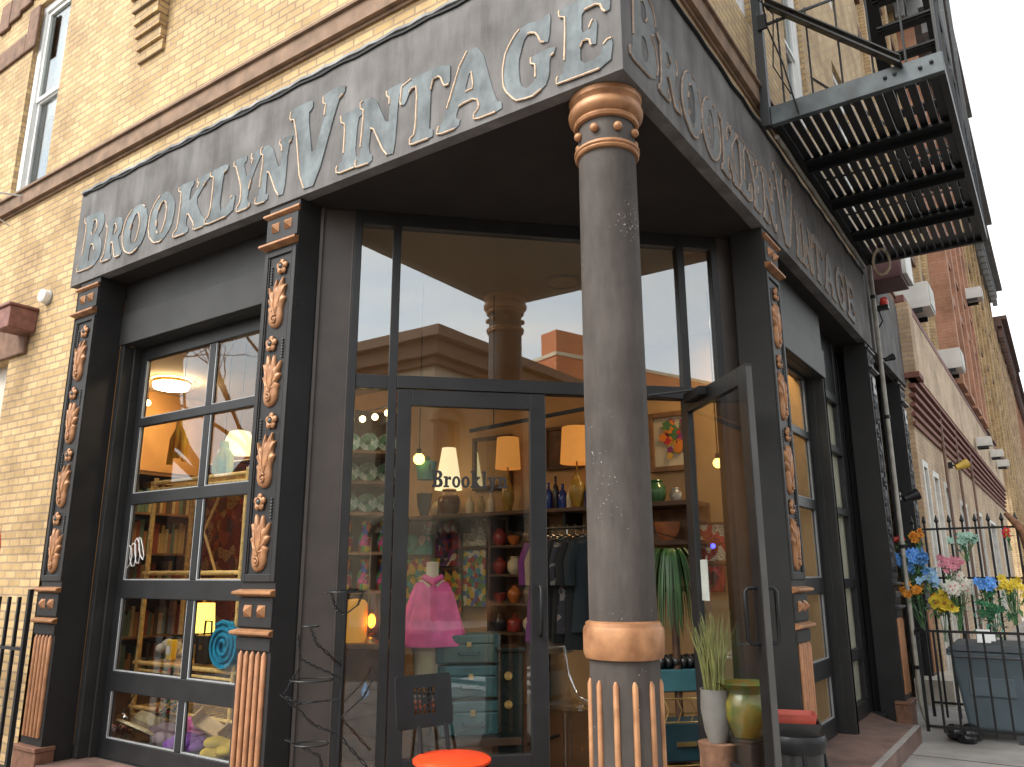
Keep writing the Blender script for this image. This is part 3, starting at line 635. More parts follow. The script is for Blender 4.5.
# "Brooklyn" in slab letters on the closed leaf
LC = {
 'B': (.74, GL['B'][1]),
 'r': (.54, [[(0, 0), (.4, 0), (.4, .1), (.3, .12), (.3, .42), (.36, .5), (.42, .44), (.52, .44), (.54, .58), (.46, .66), (.36, .64), (.3, .56), (.3, .66), (0, .66), (0, .56), (.1, .54), (.1, .12), (0, .1)]]),
 'o': (.6, [[(.3+.3*math.cos(t*math.pi/8), .33+.35*math.sin(t*math.pi/8)) for t in range(16)], [(.3+.11*math.cos(t*math.pi/8), .33+.22*math.sin(t*math.pi/8)) for t in range(16)]]),
 'k': (.72, [[(0, 0), (.36, 0), (.36, .1), (.29, .12), (.29, .28), (.42, .12), (.38, .1), (.38, 0), (.72, 0), (.72, .1), (.64, .12), (.44, .38), (.58, .54), (.68, .56), (.68, .66), (.38, .66), (.38, .56), (.43, .54), (.29, .38), (.29, 1), (0, 1), (0, .9), (.1, .88), (.1, .12), (0, .1)]]),
 'l': (.38, [[(0, 0), (.38, 0), (.38, .1), (.29, .12), (.29, 1), (0, 1), (0, .9), (.1, .88), (.1, .12), (0, .1)]]),
 'y': (.66, [[(.12, -.26), (.28, -.26), (.38, -.14), (.58, .54), (.66, .56), (.66, .66), (.38, .66), (.38, .56), (.44, .54), (.36, .24), (.27, .54), (.33, .56), (.33, .66), (0, .66), (0, .56), (.07, .54), (.26, .02), (.2, -.12), (.1, -.12), (.02, -.08), (-.02, -.2)]]),
 'n': (.72, [[(0, 0), (.36, 0), (.36, .1), (.29, .12), (.29, .44), (.36, .52), (.43, .44), (.43, .12), (.37, .1), (.37, 0), (.72, 0), (.72, .1), (.62, .12), (.62, .5), (.54, .64), (.42, .66), (.29, .56), (.29, .66), (0, .66), (0, .56), (.1, .54), (.1, .12), (0, .1)]]),
}
pa, pb = atC(432, 487, 1.99), atC(508, 487, 1.99)
la = (pa.x+pa.y)*S2; lw = ((pb-pa).x+(pb-pa).y)*S2; tot = sum(LC[c][0]+.05 for c in 'Brooklyn')-.05; sc = lw/tot; hz = 17*mpp(pa); X_ = 0
lt = MB()
for c in 'Brooklyn':
    lt.prism([[((X_+x)*sc, z*hz) for x, z in rg] for rg in LC[c][1]], -.0015, .0); X_ += LC[c][0]+.05
lt.build('lettering', mat('black_vinyl', (.012, .011, .011), .5), DL, loc=(la+1.09, -.0012, pa.z))
# entrance slab and side step
m = MB(); SLAB = mat('brown_slab', (.17, .105, .085), .6, var=.35, scale=4, bump=.15)
m.prism([[(-5.3, -.02), (-2.4, -.1), (-.1, -.1), (.21, .1), (.21, 5.66), (0, 5.7), (-.4, 6.3), (-.4, 2.4), (-2.4, .4), (-5.3, .4)]], .15, 0, lambda q: Vector((q.x, q.z, q.y)))
struct(m.build('entrance_step', SLAB, bevel=.012))
m = MB(); m.box(.16, .215, .2, 5.66, .1505, .1545); struct(m.build('step_edge_strip', mat('step_edge', (.3, .27, .25), .7, var=.2, scale=10)))
m = MB(); m.box(-.2, .24, 8.2, 9.4, 0, .3); struct(m.build('neighbour_step', mat('pale_step', (.45, .41, .34), .8, var=.2)))

# ------------------------------------------------------------------ corner column
CB = W(0, .33)
COLM = thing('corner_column', 'round dark cast iron column with copper rings standing at the open corner', 'column', CB); COLM['kind'] = 'thing'
m = MB(); m.lathe([(.172, .0), (.172, 1.2), (.168, 1.4), (.162, 3.85), (.16, 3.93), (.16, 4.2), (.16, 4.268)], n=40); m.build('shaft', COLP, COLM, smooth=40)
m = MB(); m.lathe([(.165, 4.085), (.182, 4.09), (.188, 4.105), (.182, 4.122), (.196, 4.13), (.212, 4.15), (.216, 4.175), (.206, 4.198), (.19, 4.206), (.194, 4.222), (.208, 4.235), (.212, 4.266)], n=40, caps=False); m.build('capital', COPPER, COLM, smooth=35)
m = MB(); m.lathe([(.16, 3.893), (.176, 3.896), (.182, 3.906), (.178, 3.916), (.186, 3.924), (.186, 3.936), (.176, 3.944), (.16, 3.947)], n=40, caps=False); m.build('ring', COPPER, COLM, smooth=35)
for i in range(8):
    a = R(45*i+4.5); m = MB(); m.ball((.17*math.cos(a), .17*math.sin(a), 4.02), .026, 10, 7); m.build('knob', COPPER, COLM, smooth=80)
m = MB(); m.lathe([(.17, 1.2), (.19, 1.205), (.196, 1.22), (.2, 1.24), (.2, 1.335), (.194, 1.352), (.19, 1.352), (.186, 1.372), (.168, 1.38)], n=40, caps=False); m.build('band', COPPER, COLM, smooth=30)
for i in range(12):
    a = R(12+30*i); x, y = .173*math.cos(a), .173*math.sin(a); m = MB(); m.tube([(x, y, .3), (x, y, 1.09), (x*.985, y*.985, 1.11)], [.015, .015, .007], 8); m.build('reed', COPPER, COLM, smooth=60)
m = MB(); m.lathe([(.23, 0), (.23, .2), (.21, .24), (.19, .27), (.174, .28)], n=32); m.build('base', BLACK, COLM, smooth=35)
# ================================================================== THE ROW BEYOND AND THE FIRE ESCAPE
ROWG = 'terraced buildings down the side street'
def row_building(y0, y1, zt, m, label, cor, corz, x=-.25, nb=3, zlo=0, floors=((5.9, 7.9), (9, 11), (12.1, 14.1)), fr=WHITE, over=.72, strips=None):
    t = thing('row_building', label, 'building', (x, y0, 0), R(90), ROWG)
    W_ = y1-y0; holes = []; wd = min(.95, W_/nb*.5)
    for k in range(nb):
        c = W_*(k+.5)/nb
        for a, b in floors: holes.append((c-wd/2, c+wd/2, a, b))
    wall_grid(0, W_, zlo, zt, holes, .2).build('wall', m, t)
    for xx in (0, W_): g = MB(); g.box(xx-.02 if xx else 0, xx if xx else .02, .001, .9, zlo, zt); g.build('side_wall', m, t)
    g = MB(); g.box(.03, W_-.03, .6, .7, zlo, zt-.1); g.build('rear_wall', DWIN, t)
    if zlo: g = MB(); g.box(.03, W_-.03, .001, .59, zlo, zlo+.05); g.build('underside', m, t)
    for h in holes:
        o = sash_window(*h, t)
        k = MB(); k.box(h[0]-.12, h[1]+.12, -.06, 0, h[3], h[3]+.22); k.build('lintel', strips or STONE, o)
        k = MB(); k.box(h[0]-.08, h[1]+.08, -.08, 0, h[2]-.12, h[2]); k.build('sill', strips or STONE, o)
    if nb > 1:
        for k in range(nb+1):
            c = min(max(W_*k/nb, .2), W_-.2); q = MB(); q.box(c-.18, c+.18, -.1, 0, zlo if zlo else 0, zt-.3); q.build('brick_pier', m, t)
    q = MB(); q.box(0, W_, -over*.35, .3, corz, corz+.22); q.box(0, W_, -over*.8, .3, corz+.22, corz+.55); q.box(0, W_, -over-.15, .3, corz+.55, corz+.75)
    c = q.build('cornice', cor, t)
    n = int(W_/.8)
    for i in range(n):
        q = MB(); yy = (i+.5)*W_/n; q.box(yy-.1, yy+.1, -over*.75, -over*.352, corz-.3, corz+.215); q.build('bracket', cor, c)
    return t
GREYC = mat('grey_cornice_paint', (.2, .2, .2), .6, var=.25, scale=3)
BRNC = mat('brown_cornice_paint', (.13, .07, .055), .7, var=.3, scale=3)
REDC = mat('maroon_cornice_paint', (.13, .06, .05), .7, var=.3, scale=3)
q = MB(); q.box(.05, 9.29, -.22, .1, 15.3, 15.52); q.box(-.5, 9.29, -.5, .1, 15.52, 15.85); q.box(-.68, 9.29, -.68, .1, 15.85, 16.05); q.build('cornice', GREYC, BLD, loc=(-WOFF, 0, 0), rz=R(90))
row_building(9.3, 16.4, 15.9, BRICKU, 'cream brick row building with grey cornice above the one storey brick front', GREYC, 15.3, nb=4, over=.5)
row_building(16.4, 23.4, 15.9, BRICKO, 'orange brick row building with ribbed piers under the grey cornice', GREYC, 15.2, x=.13, zlo=5.74, nb=4, strips=BRICKO, over=.74)
row_building(23.4, 33, 15.9, BRICKY, 'yellow brick row building after the orange one', GREYC, 15.2, x=.07, zlo=5.74, nb=4, over=.68)
row_building(33, 42.5, 15.9, BRICKU, 'cream brick row building where the grey cornice ends', GREYC, 15.2, x=.0, nb=4, over=.55)
row_building(42.5, 56, 14.4, BRICKE, 'tan brick row building with brown cornice, lower than the grey corniced ones', BRNC, 13.7, x=.05, nb=5, over=.5)
row_building(56, 72, 14.4, BRICKO, 'orange brick row building far down the street', BRNC, 13.7, x=.0, nb=6, over=.45)
row_building(72, 110, 14.4, BRICKE, 'last tan row building at the far end of the street', BRNC, 13.7, x=-.1, nb=8, over=.45)
# one-storey brick front
EX = thing('brick_shopfront_building', 'one storey tan brick front with striped corbel band and maroon coping', 'building', (.02, 9.3, 0), R(90))
exh = [(.3, .85, 0, 3.25), (1.35, 2.05, 0, 3.2), (2.75, 3.6, .0, 3.15), (5.0, 6.2, 0, 3.0), (8, 9.6, .0, 3.0), (12, 14, .6, 3.0), (16, 18, .6, 3.0)]
wall_grid(0, 20.5, 0, 5.6, exh, .25).build('wall', BRICKE, EX)
q = MB(); q.quad((0, 0, 0), (0, 0, 5.6), (0, .6, 5.6), (0, .6, 0)); q.build('side_wall', BRICKE, EX)
q = MB(); q.box(-.06, 20.5, -.09, .35, 5.6, 5.72); q.build('coping', mat('maroon_coping', (.2, .075, .06), .7, var=.2), EX, bevel=.01)
CB_ = mat('corbel_red', (.2, .075, .055), .8, var=.2, scale=10)
for i in range(6):
    q = MB(); q.box(-.03-.0*i, 20.5, -.035-.014*i, 0, 3.72+i*.14, 3.78+i*.14); q.build('corbel_band', CB_, EX)
q = MB(); q.box(-.05, 20.5, -.08, 0, 4.56, 5.6); q.build('parapet', brick('parapet_brick', (.66, .49, .33), (.58, .42, .27), (.5, .4, .3)), EX)
q = MB(); q.box(-.06, .35, -.13, .1, 4.5, 5.595); q.build('parapet_pier', BRICKE, EX)
q = MB(); q.box(-.09, .38, -.17, .1, 4.42, 4.5); q.build('pier_cap', CB_, EX)
for h in exh:
    q = MB(); q.box(h[0], h[1], .2, .24, h[2], h[3]); o = q.build('window', DWIN, EX)
    q = MB(); fr_ = .09
    q.box(h[0], h[0]+fr_, -.02, .2, h[2], h[3]); q.box(h[1]-fr_, h[1], -.02, .2, h[2], h[3]); q.box(h[0]+fr_, h[1]-fr_, -.02, .2, h[3]-fr_, h[3]); q.box((h[0]+h[1])/2-.03, (h[0]+h[1])/2+.03, .1, .2, h[2], h[3]-fr_)
    q.build('frame', mat('window_frame_white', (.62, .6, .55), .6), o)
for yy in (2.9, 5.2, 8.0):
    q = MB(); q.tube([(yy, -.06, 0), (yy, -.06, 4.5)], .025, 6); q.build('conduit', mat('conduit_brown', (.16, .09, .06), .6), EX)
def at_row(u, v, x): return atB(u, v, x)
# air conditioners on the row
def air_con(p, wd, hh, label, rz=R(90)):
    t = thing('air_conditioner', label, 'air conditioner', p, rz, 'window air conditioners')
    q = MB(); q.box(-wd/2, wd/2, -.42, .1, 0, hh); q.build('casing', PLAST, t, bevel=.012)
    q = MB()
    q.box(-wd/2+.03, wd/2-.03, -.424, -.4205, .03, hh-.03); q.build('coil', mat('ac_coil', (.2, .2, .19), .6), t)
    q = MB()
    for i in range(9): q.box(-wd/2+.04+i*(wd-.08)/9, -wd/2+.04+i*(wd-.08)/9+.035, -.436, -.425, .04, hh-.04)
    q.box(-wd/2+.03, wd/2-.03, -.438, -.436, hh/2-.01, hh/2+.01); q.build('grille', PLAST, t)
    for s_ in (-1, 1): q = MB(); a, b = sorted((s_*wd/2, s_*(wd/2-.04))); q.box(a, b, -.3, .1, -.08, 0); q.build('bracket', BLK, t)
    return t
def ac_at(u, v, wd, hh, label):
    x = .12 if v < 300 and u > 940 else .1; p = atB(u, v, x+.2 if u > 970 else x); air_con((.2 if p.y > 16.4 else -.1, p.y, p.z-hh/2), wd, hh, label)
    if u > 970: bpy.data.objects[[o.name for o in COL.objects if o.get('label') == label][0]].scale = (.7, .6, .7)
ac_at(917, 301, .66, .44, 'white air conditioner just above the brick front, nearest one on the row')
ac_at(951, 362, .7, .44, 'white air conditioner with upright slats over the maroon coping, second along the row')
ac_at(962, 297, .5, .32, 'small white air conditioner high on the orange brick building')
ac_at(984, 440, .42, .32, 'white air conditioner low above the far end of the maroon coping')
ac_at(997, 452, .42, .32, 'far white air conditioner, the lower one at the street end')
ac_at(1003, 462, .42, .32, 'farthest white air conditioner at the street end')
t = thing('sidewall_unit', 'maroon and white box unit mounted above the narrow side fascia', 'air conditioner', (.0, 7.35, 5.25), R(90))
q = MB(); q.box(-.3, .3, -.38, .05, 0, .48); q.build('casing', mat('unit_maroon', (.09, .03, .028), .5, var=.2), t, bevel=.012)
q = MB(); q.box(-.26, .305, -.44, -.381, .04, .46); q.build('front_panel', PLAST, t, bevel=.01)
t = thing('alarm_light', 'small red alarm light on bracket below the maroon box unit', 'alarm', (.0, 7.2, 4.95), R(90))
q = MB(); q.lathe([(.05, 0), (.055, .04), (.04, .1), (.0, .12)], (0, -.12, 0), 12); q.build('lens', mat('red_lens', (.5, .03, .02), .3), t, smooth=60)
q = MB(); q.box(-.05, .05, -.17, 0, -.05, 0); q.tube([(0, -.05, -.05), (0, -.08, -.2), (.02, -.02, -.28)], .01, 6); q.build('bracket', BLK, t)
def flood(p, label, col, rz=R(90), s=1):
    t = thing('floodlight', label, 'floodlight', p, rz); t.scale = (s, s, s)
    q = MB(); q.box(-.05, .05, -.1, 0, -.06, .06); q.bar((0, -.08, 0), (0, -.22, -.02), .03); q.build('bracket', BLK, t)
    q = MB(); q.lathe([(.05, -.1), (.06, -.02), (.09, .1), (.09, .13)], n=12); o = q.build('lamp_head', col, t, smooth=50); o.location = (0, -.24, -.02); o.rotation_euler = (R(70), 0, R(25))
flood((0, 7.05, 4.22), 'upper black floodlight beside the drainpipe under the side fascia', BLK, s=.5)
flood((0, 7.0, 2.5), 'lower black floodlight beside the drainpipe at head height', BLK, s=.75)
YEL = mat('yellow_plastic', (.6, .4, .06), .5)
flood((.0, 13.2, 3.55), 'yellow headed floodlight on the tan brick front', YEL, s=.95)
# drainpipe
t = thing('drainpipe', 'thin pale grey drainpipe running down beside the second black side pilaster', 'drainpipe', (.09, 6.62, 0))
q = MB(); q.tube([(0, .0, 5.3), (0, .0, .25), (.03, -.05, .12), (.08, -.12, .02)], .026, 8); q.build('pipe', mat('pipe_grey', (.28, .26, .22), .5, var=.25, scale=8), t, smooth=60)
for z in (4.9, 3.4, 1.9, .6): q = MB(); q.lathe([(.034, -.02), (.034, .02)], (0, 0, z), 10); q.build('clip', BLK, t)
t = thing('conduit_run', 'pale cable conduit run along the top of the side fascia under the fire escape', 'conduit', (.03, 0, 5.27))
q = MB(); q.tube([(.02, 2.9+.3*i, .01*math.sin(i*2)) for i in range(13)], .022, 7); q.build('conduit', MATS['pipe_grey'], t, smooth=60)
q = MB(); q.tube([(.25+.09*math.cos(a*.6), 6.2+.04*a*.1, -.08+.16*math.sin(a*.6)) for a in range(24)], .012, 5); q.build('cable_loop', mat('pale_cable', (.5, .4, .28), .6), t, smooth=60)

# ---- fire escape
IRONW = mat('worn_blue_iron', (.018, .02, .022), .5, scale=5, detail=10, col2=(.1, .125, .135), bump=.2)
FE = thing('fire_escape', 'black iron fire escape platform with slatted floor hanging over the side street', 'fire escape', (0, 0, 5.32))
X0, X1, Y0, Y1 = .05, 1.36, 2.78, 6.64
q = MB(); q.box(X0, X1, Y0-.012, Y0+.05, .0, .17); q.build('end_beam', IRONW, FE, bevel=.004)
q = MB(); q.box(X0, X1, Y1-.05, Y1, .0, .15); q.build('end_beam', BLK, FE)
for x in (X0, X1-.05):
    q = MB(); q.box(x, x+.05, Y0+.051, Y1-.051, .0, .12); q.build('side_beam', BLK, FE)
for i, y in enumerate((3.72, 4.68, 5.66)):
    q = MB(); q.box(X0+.051, X1-.051, y-.13, y+.13, .005, .03); q.box(X0+.051, X1-.051, y-.01, y+.01, -.05, .005); q.build('cross_beam', BLK, FE)
n = 15
for i in range(n):
    x = X0+.085+i*(X1-X0-.17)/(n-1); q = MB(); q.box(x-.031, x+.031, Y0+.052, Y1-.052, .045, .065); q.build('floor_slat', BLK, FE)
for y in (4.2, 5.15):
    q = MB(); q.box(X0+.051, X1-.051, y-.012, y+.012, .068, .085); q.build('tie_rod', BLK, FE)
# railing
for z in (.98,):
    q = MB(); q.tube([(X0, Y0, z), (X1-.02, Y0, z), (X1-.02, Y1, z), (X0, Y1, z)], .016, 6); q.build('hand_rail', IRON, FE)
for i in range(6):
    x = X0+.12+i*.235; q = MB(); q.tube([(x, Y0, .16), (x, Y0, 1.0)], .009, 6); q.build('baluster', IRON, FE)
for i in range(9):
    y = Y0+.02+i*(Y1-Y0-.04)/8; q = MB(); q.tube([(X1-.02, y, .1), (X1-.02, y, 1.0)], .011 if i % 4 else .02, 6); q.build('baluster', IRON, FE)
q = MB(); q.box(-.03, .05, Y0-.05, Y0+.02, -.02, 1.9); q.build('wall_post', IRON, FE, bevel=.004)
q = MB(); q.box(.02, .1, Y0-.075, Y0-.052, .9, 1.04); q.build('post_clamp', BLK, FE)
q = MB(); q.bar((.1, Y0-.06, 1.12), (1.08, Y0-.06, .13), .02, .1, (0, 1, 0)); q.bar((.1, Y0-.09, 1.17), (1.08, Y0-.09, .18), .08, .015, (1, 0, 1)); q.build('brace', BLK, FE, bevel=.004)
for x, z in ((.95, .09), (1.02, .1), (1.2, .08), (1.28, .1)):
    q = MB(); q.ball((x, Y0-.02, z), .016, 8, 5); q.build('bolt', IRON, FE, smooth=70)
q = MB(); q.tube([(.04, Y0-.05, 1.6), (.1, Y0-.08, .9), (.2, Y0-.06, .5), (.28, Y0-.04, .02)], .008, 5); q.tube([(.0, Y0-.05, 1.3), (.16, Y0-.07, 1.0), (.12, Y0-.07, .5), (.24, Y0-.05, .2)], .006, 5); q.build('loose_cable', BLK, FE)
# stair to the next floor
for x in (.72, 1.24):
    q = MB(); q.bar((x, 6.2, .1), (x, 3.6, 3.1), .012, .13, (1, 0, 0)); q.build('stair_stringer', BLK, FE)
for i in range(13):
    f = (i+.7)/13.4; y = 6.2-2.6*f; z = .1+3.0*f
    q = MB()
    for k in range(3): q.box(.73, 1.23, y-.09+k*.065, y-.045+k*.065, z-.01, z+.012)
    q.build('stair_tread', BLK, FE)
q = MB(); q.tube([(1.27, 6.2, .9), (1.27, 3.6, 3.9)], .014, 6); q.build('stair_rail', IRON, FE)
for x, y in ((X1-.03, Y1-.03), (X1-.03, 4.6)):
    q = MB(); q.box(x-.02, x+.02, y-.02, y+.02, 1.0, 3.3); q.build('upright', IRON, FE)
q = MB(); q.bar((-.02, 4.9, 1.7), (1.3, 4.9, .1), .016, .05, (0, 1, 0)); q.build('hanger_brace', BLK, FE)

# ================================================================== BUILDINGS ACROSS THE STREETS (seen in the glass)
t = thing('stone_corner_building', 'pale stone corner building with heavy brown cornice across the street, seen in the door glass', 'building', (16.3, -14.7, 0))
BST = mat('pale_limestone', (.5, .4, .28), .8, var=.2, scale=.6, bump=.1)
bh = [(1.6+3.2*k, 3+3.2*k, z, z+2.2) for k in range(5) for z in (1, 5.3)]
wall_grid(0, 20, -.13, 9.6, bh, .3).build('wall', BST, t, rz=R(-90)).location = (0, 0, 0)
bb = [(-14.4+3.2*k, -13+3.2*k, z, z+2.2) for k in range(5) for z in (1, 5.3)]
o = wall_grid(-16, 0, -.13, 9.6, bb, .3).build('wall', BST, t, rz=R(180))
for hs_, rz in ((bh, R(-90)), (bb, R(180))):
    for h in hs_:
        q = MB(); q.box(h[0], h[1], .28, .3, h[2], h[3]); q.build('window', DWIN, t, rz=rz)
        q = MB(); c = (h[0]+h[1])/2; q.tube([(c+.95*math.cos(a*math.pi/8), -.05, h[3]-.2+.75*math.sin(a*math.pi/8)) for a in range(9)], .16, 6); q.build('arch', BST, t, rz=rz)
q = MB(); BC = mat('brown_stone_cornice', (.15, .085, .05), .8, var=.2, scale=2)
for d, a, b in ((.25, 9.5, 9.8), (.55, 9.8, 10.4), (.9, 10.4, 10.8)): q.box(-d, 16, -20, d, a, b)
q.build('cornice', BC, t)
q = MB(); q.box(2, 3.2, -5, -3.8, 10.8, 12); q.build('chimney', BST, t)
t = thing('orange_building', 'orange painted brick building rising behind the stone corner building', 'building', (30.5, -17.8, 0), R(20))
q = MB(); q.box(0, 30, -24, 0, -.13, 13.9); q.build('wall', mat('orange_wall', (.6, .19, .07), .8, var=.15, scale=.5), t)
q = MB(); q.box(0, 5, -1.4, 0, 13.905, 15.2); q.build('bulkhead', MATS['orange_wall'], t)
q = MB(); q.box(-.05, 30, -24, .05, 13.7, 13.904); q.build('coping', mat('cream_coping', (.7, .6, .42), .8), t)
t = thing('red_row_building', 'long red brick row building across the road, seen only in the window glass', 'building', (-34, -17, 0))
q = MB(); q.box(0, 36, -12, 0, -.13, 5.4); q.build('wall', brick('far_red_brick', (.3, .12, .08), (.25, .1, .06), (.3, .22, .18)), t)
q = MB(); q.box(0, 36, -.3, .35, 5.4, 5.8); q.build('cornice', BRNC, t)
for i in range(11):
    q = MB(); q.box(1.2+i*3.2, 2.5+i*3.2, .001, .05, 1.2, 3.6); q.build('window', DWIN, t)
# bare street tree, reflected in the left shop window
t = thing('bare_street_tree', 'bare winter street tree across the pavement, seen in the window glass', 'tree', (-10.8, -4.5, 0))
rnd = random.Random(11); q = MB(); q2 = MB(); q.tube([(0, 0, 0), (.05, .02, 1), (.0, 0, 2.4), (.1, .05, 3.2)], [.24, .19, .17, .15], 9)
def limb(p, d, ln, r, lv, mb_):
    pts = [p]; dd = d.copy()
    for i in range(4):
        dd = (dd+Vector((rnd.uniform(-.22, .22), rnd.uniform(-.22, .22), rnd.uniform(-.12, .2)))).normalized(); pts.append(pts[-1]+dd*ln/4)
    mb_.tube(pts, [r*(1-.13*i) for i in range(5)], 6 if lv < 2 else 4)
    if lv < 4:
        for k in range(3 if lv < 3 else 2):
            b = pts[rnd.choice((2, 3, 4, 4))]; nd = (dd+Vector((rnd.uniform(-.9, .9), rnd.uniform(-.9, .9), rnd.uniform(-.3, .6)))).normalized()
            limb(b, nd, ln*rnd.uniform(.6, .8), r*.52, lv+1, mb_)
for a in range(6):
    an = a*1.05; limb(Vector((.1, .05, 2.6+.12*a)), Vector((math.cos(an), math.sin(an), .75)).normalized(), 2.6, .1, 0, q2)
BARK = mat('bark', (.12, .09, .07), .9, var=.35, scale=12, bump=.4)
q.build('trunk', BARK, t, smooth=60); q2.build('crown', BARK, t, smooth=60)

# ================================================================== SMALL THINGS ON THE LEFT WALL
p = Vector((-6.42, WOFF, 4.31))
t = thing('wall_vent', 'small round white vent cap on the yellow brick wall', 'vent', p)
q = MB(); q.lathe([(.065, 0), (.07, .02), (.07, .07), (.05, .085), (0, .087)], n=18); o = q.build('cap', WHITE, t, smooth=40); o.rotation_euler.x = R(90)
q = MB(); q.lathe([(.08, 0), (.08, .012)], n=18); o = q.build('flange', mat('vent_grey', (.3, .29, .27), .6), t, smooth=40); o.rotation_euler.x = R(90)
q = MB(); q.tube([(-7.02+.34*math.cos(a*.26+4.9), WOFF-.004, 1.85+.3*math.sin(a*.26+4.9)) for a in range(13)], .012, 5); q.tube([(-6.8, WOFF-.004, 1.7), (-6.76, WOFF-.004, 1.55), (-6.9, WOFF-.004, 1.4)], .012, 5)
q.build('graffiti', mat('red_spray', (.45, .04, .03), .7), BLD)
t = thing('wire_bracket', 'thin white wire bracket fixed under the white sash window', 'bracket', (-7.5, WOFF, 5.55))
q = MB(); q.tube([(-.4, -.02, .25), (-.1, -.3, .12), (.2, -.3, .05), (.25, -.02, .1)], .012, 6); q.tube([(-.1, -.3, .12), (-.1, -.25, -.25)], .01, 6); q.tube([(.2, -.3, .05), (.2, -.3, -.2), (.15, -.1, -.25)], .01, 6); q.tube([(.22, -.3, .05), (.12, -.2, -1.4)], .005, 5)
q.build('wire', mat('white_wire', (.6, .6, .6), .5), t, smooth=60)
# left areaway fence
def picket_fence(name, label, loc, rz, ln, top, rails, gap, r=.011, finial=False, tall_first=0, base=.05, group=None):
    t = thing(name, label, 'fence', loc, rz, group)
    for z in rails: q = MB(); q.box(0, ln, -.014, .014, z-.012, z+.012); q.build('rail', BLK, t)
    k = 0; x = 0
    while x <= ln+.001:
        tp = top+(tall_first if k == 0 else 0); rr = r*1.4 if k == 0 else r
        q = MB(); q.box(x-rr, x+rr, -rr-.0155 if 0 else -rr, rr, base, tp)
        if finial: q.lathe([(.008, tp), (.024, tp+.03), (.004, tp+.1)], (x, 0, 0), 6)
        q.build('post' if k == 0 else 'picket', BLK, t); x += gap; k += 1
    return t
a = atA(31, 592, -.3); b = atA(15, 606, -.3)
picket_fence('areaway_fence', 'black iron picket fence against the yellow brick wall beside the far left pilaster', (a.x, -.3, 0), R(180), 2.4, 1.44, (1.05, .2), .17, .0115, tall_first=.06)

# ================================================================== RIGHT: FENCES, BIN, FLOWERS
picket_fence('low_iron_fence', 'low black iron fence panel in front of the grey wheeled bin', (.29, 5.58, 0), 0, 2.2, 1.06, (1.05, .17), .142, .010, base=.12)
t = bpy.data.objects['low_iron_fence']
q = MB(); q.tube([(.03+.05*math.cos(a*.5), -.03, 1.03+.05*math.sin(a*.5)) for a in range(11)], .009, 6); q.build('scroll', BLK, t, smooth=60)
picket_fence('tall_iron_fence', 'tall black iron fence behind the bin with flowers tied to it', (.16, 7.0, 0), 0, 2.6, 2.16, (2.1, 1.55, .2), .13, .011, True)
picket_fence('street_fence', 'black iron fence running along the street behind the tall fence', (1.36, 7.3, 0), R(90), 9, 2.16, (2.1, .25), .16, .010, True)
bx = thing('wheeled_bin', 'slate grey wheeled bin with dark lid standing behind the low iron fence', 'bin', (.84, 6.3, 0))
BING = mat('bin_grey', (.085, .115, .135), .5, var=.12, scale=4); LIDG = mat('lid_grey', (.05, .056, .062), .5, var=.15)
q = MB(); a, b_ = .25, .33
q.add([(-a, -.26, .1), (a, -.26, .1), (a, .26, .1), (-a, .26, .1), (-b_, -.33, .8), (b_, -.33, .8), (b_, .33, .8), (-b_, .33, .8)], ((0, 3, 2, 1), (0, 1, 5, 4), (1, 2, 6, 5), (2, 3, 7, 6), (3, 0, 4, 7), (4, 5, 6, 7)))
q.build('body', BING, bx, bevel=.03)
q = MB(); q.box(-.36, .36, -.36, .36, .8, .845); q.build('rim', BING, bx, bevel=.012)
q = MB(); q.add([(-.37, -.39, .848), (.37, -.39, .848), (.37, .37, .848), (-.37, .37, .848), (-.31, -.3, .9), (.31, -.3, .9), (.31, .33, .92), (-.31, .33, .92)], ((0, 3, 2, 1), (0, 1, 5, 4), (1, 2, 6, 5), (2, 3, 7, 6), (3, 0, 4, 7), (4, 5, 6, 7))); q.build('lid', LIDG, bx, bevel=.015)
q = MB(); q.tube([(-.3, -.38, .77), (-.3, -.43, .8), (.3, -.43, .8), (.3, -.38, .77)], .015, 8); q.build('handle', LIDG, bx)
for s in (-1, 1):
    q = MB(); q.lathe([(.04, -.03), (.1, -.03), (.1, .03), (.04, .03)], n=18); o = q.build('wheel', BLK, bx, smooth=40); o.rotation_euler.y = R(90); o.location = (s*.27, .26, .1)
    q = MB(); q.box(s*.2-.04, s*.2+.04, -.28, -.2, .0, .1); q.build('foot', LIDG, bx)
q = MB(); q.box(-.2, .2, -.312, -.29, .42, .6); q.build('embossed_panel', BING, bx, bevel=.01)
t = thing('bin_bag', 'black plastic bag slumped on the ground beside the wheeled bin', 'bag', (.5, 5.95, 0))
q = MB(); rn = random.Random(3)
for i in range(9): q.ball((rn.uniform(-.1, .18), rn.uniform(-.1, .1), rn.uniform(.04, .1)), rn.uniform(.06, .1), 8, 6, (1, 1, .8))
q.build('bag', mat('black_plastic', (.012, .012, .013), .25, bump=.5, scale=25), t, smooth=40)
t = thing('paper_scrap', 'scrap of white paper on the bin lid under the flowers', 'paper', (.82, 6.05, .925))
q = MB(); q.box(-.06, .06, -.002, .002, 0, .13); q.box(.03, .1, .01, .013, .02, .1); o = q.build('sheet', WHITE, t); o.rotation_euler.x = R(-14)
FM = {}
def fcol(n, c): return mat('petal_'+n, c, .7, var=.2, scale=20)
LEAF = mat('silk_leaf', (.06, .16, .05), .6, var=.4, scale=15); LEAF2 = mat('silk_leaf_teal', (.12, .3, .22), .6, var=.3, scale=15)
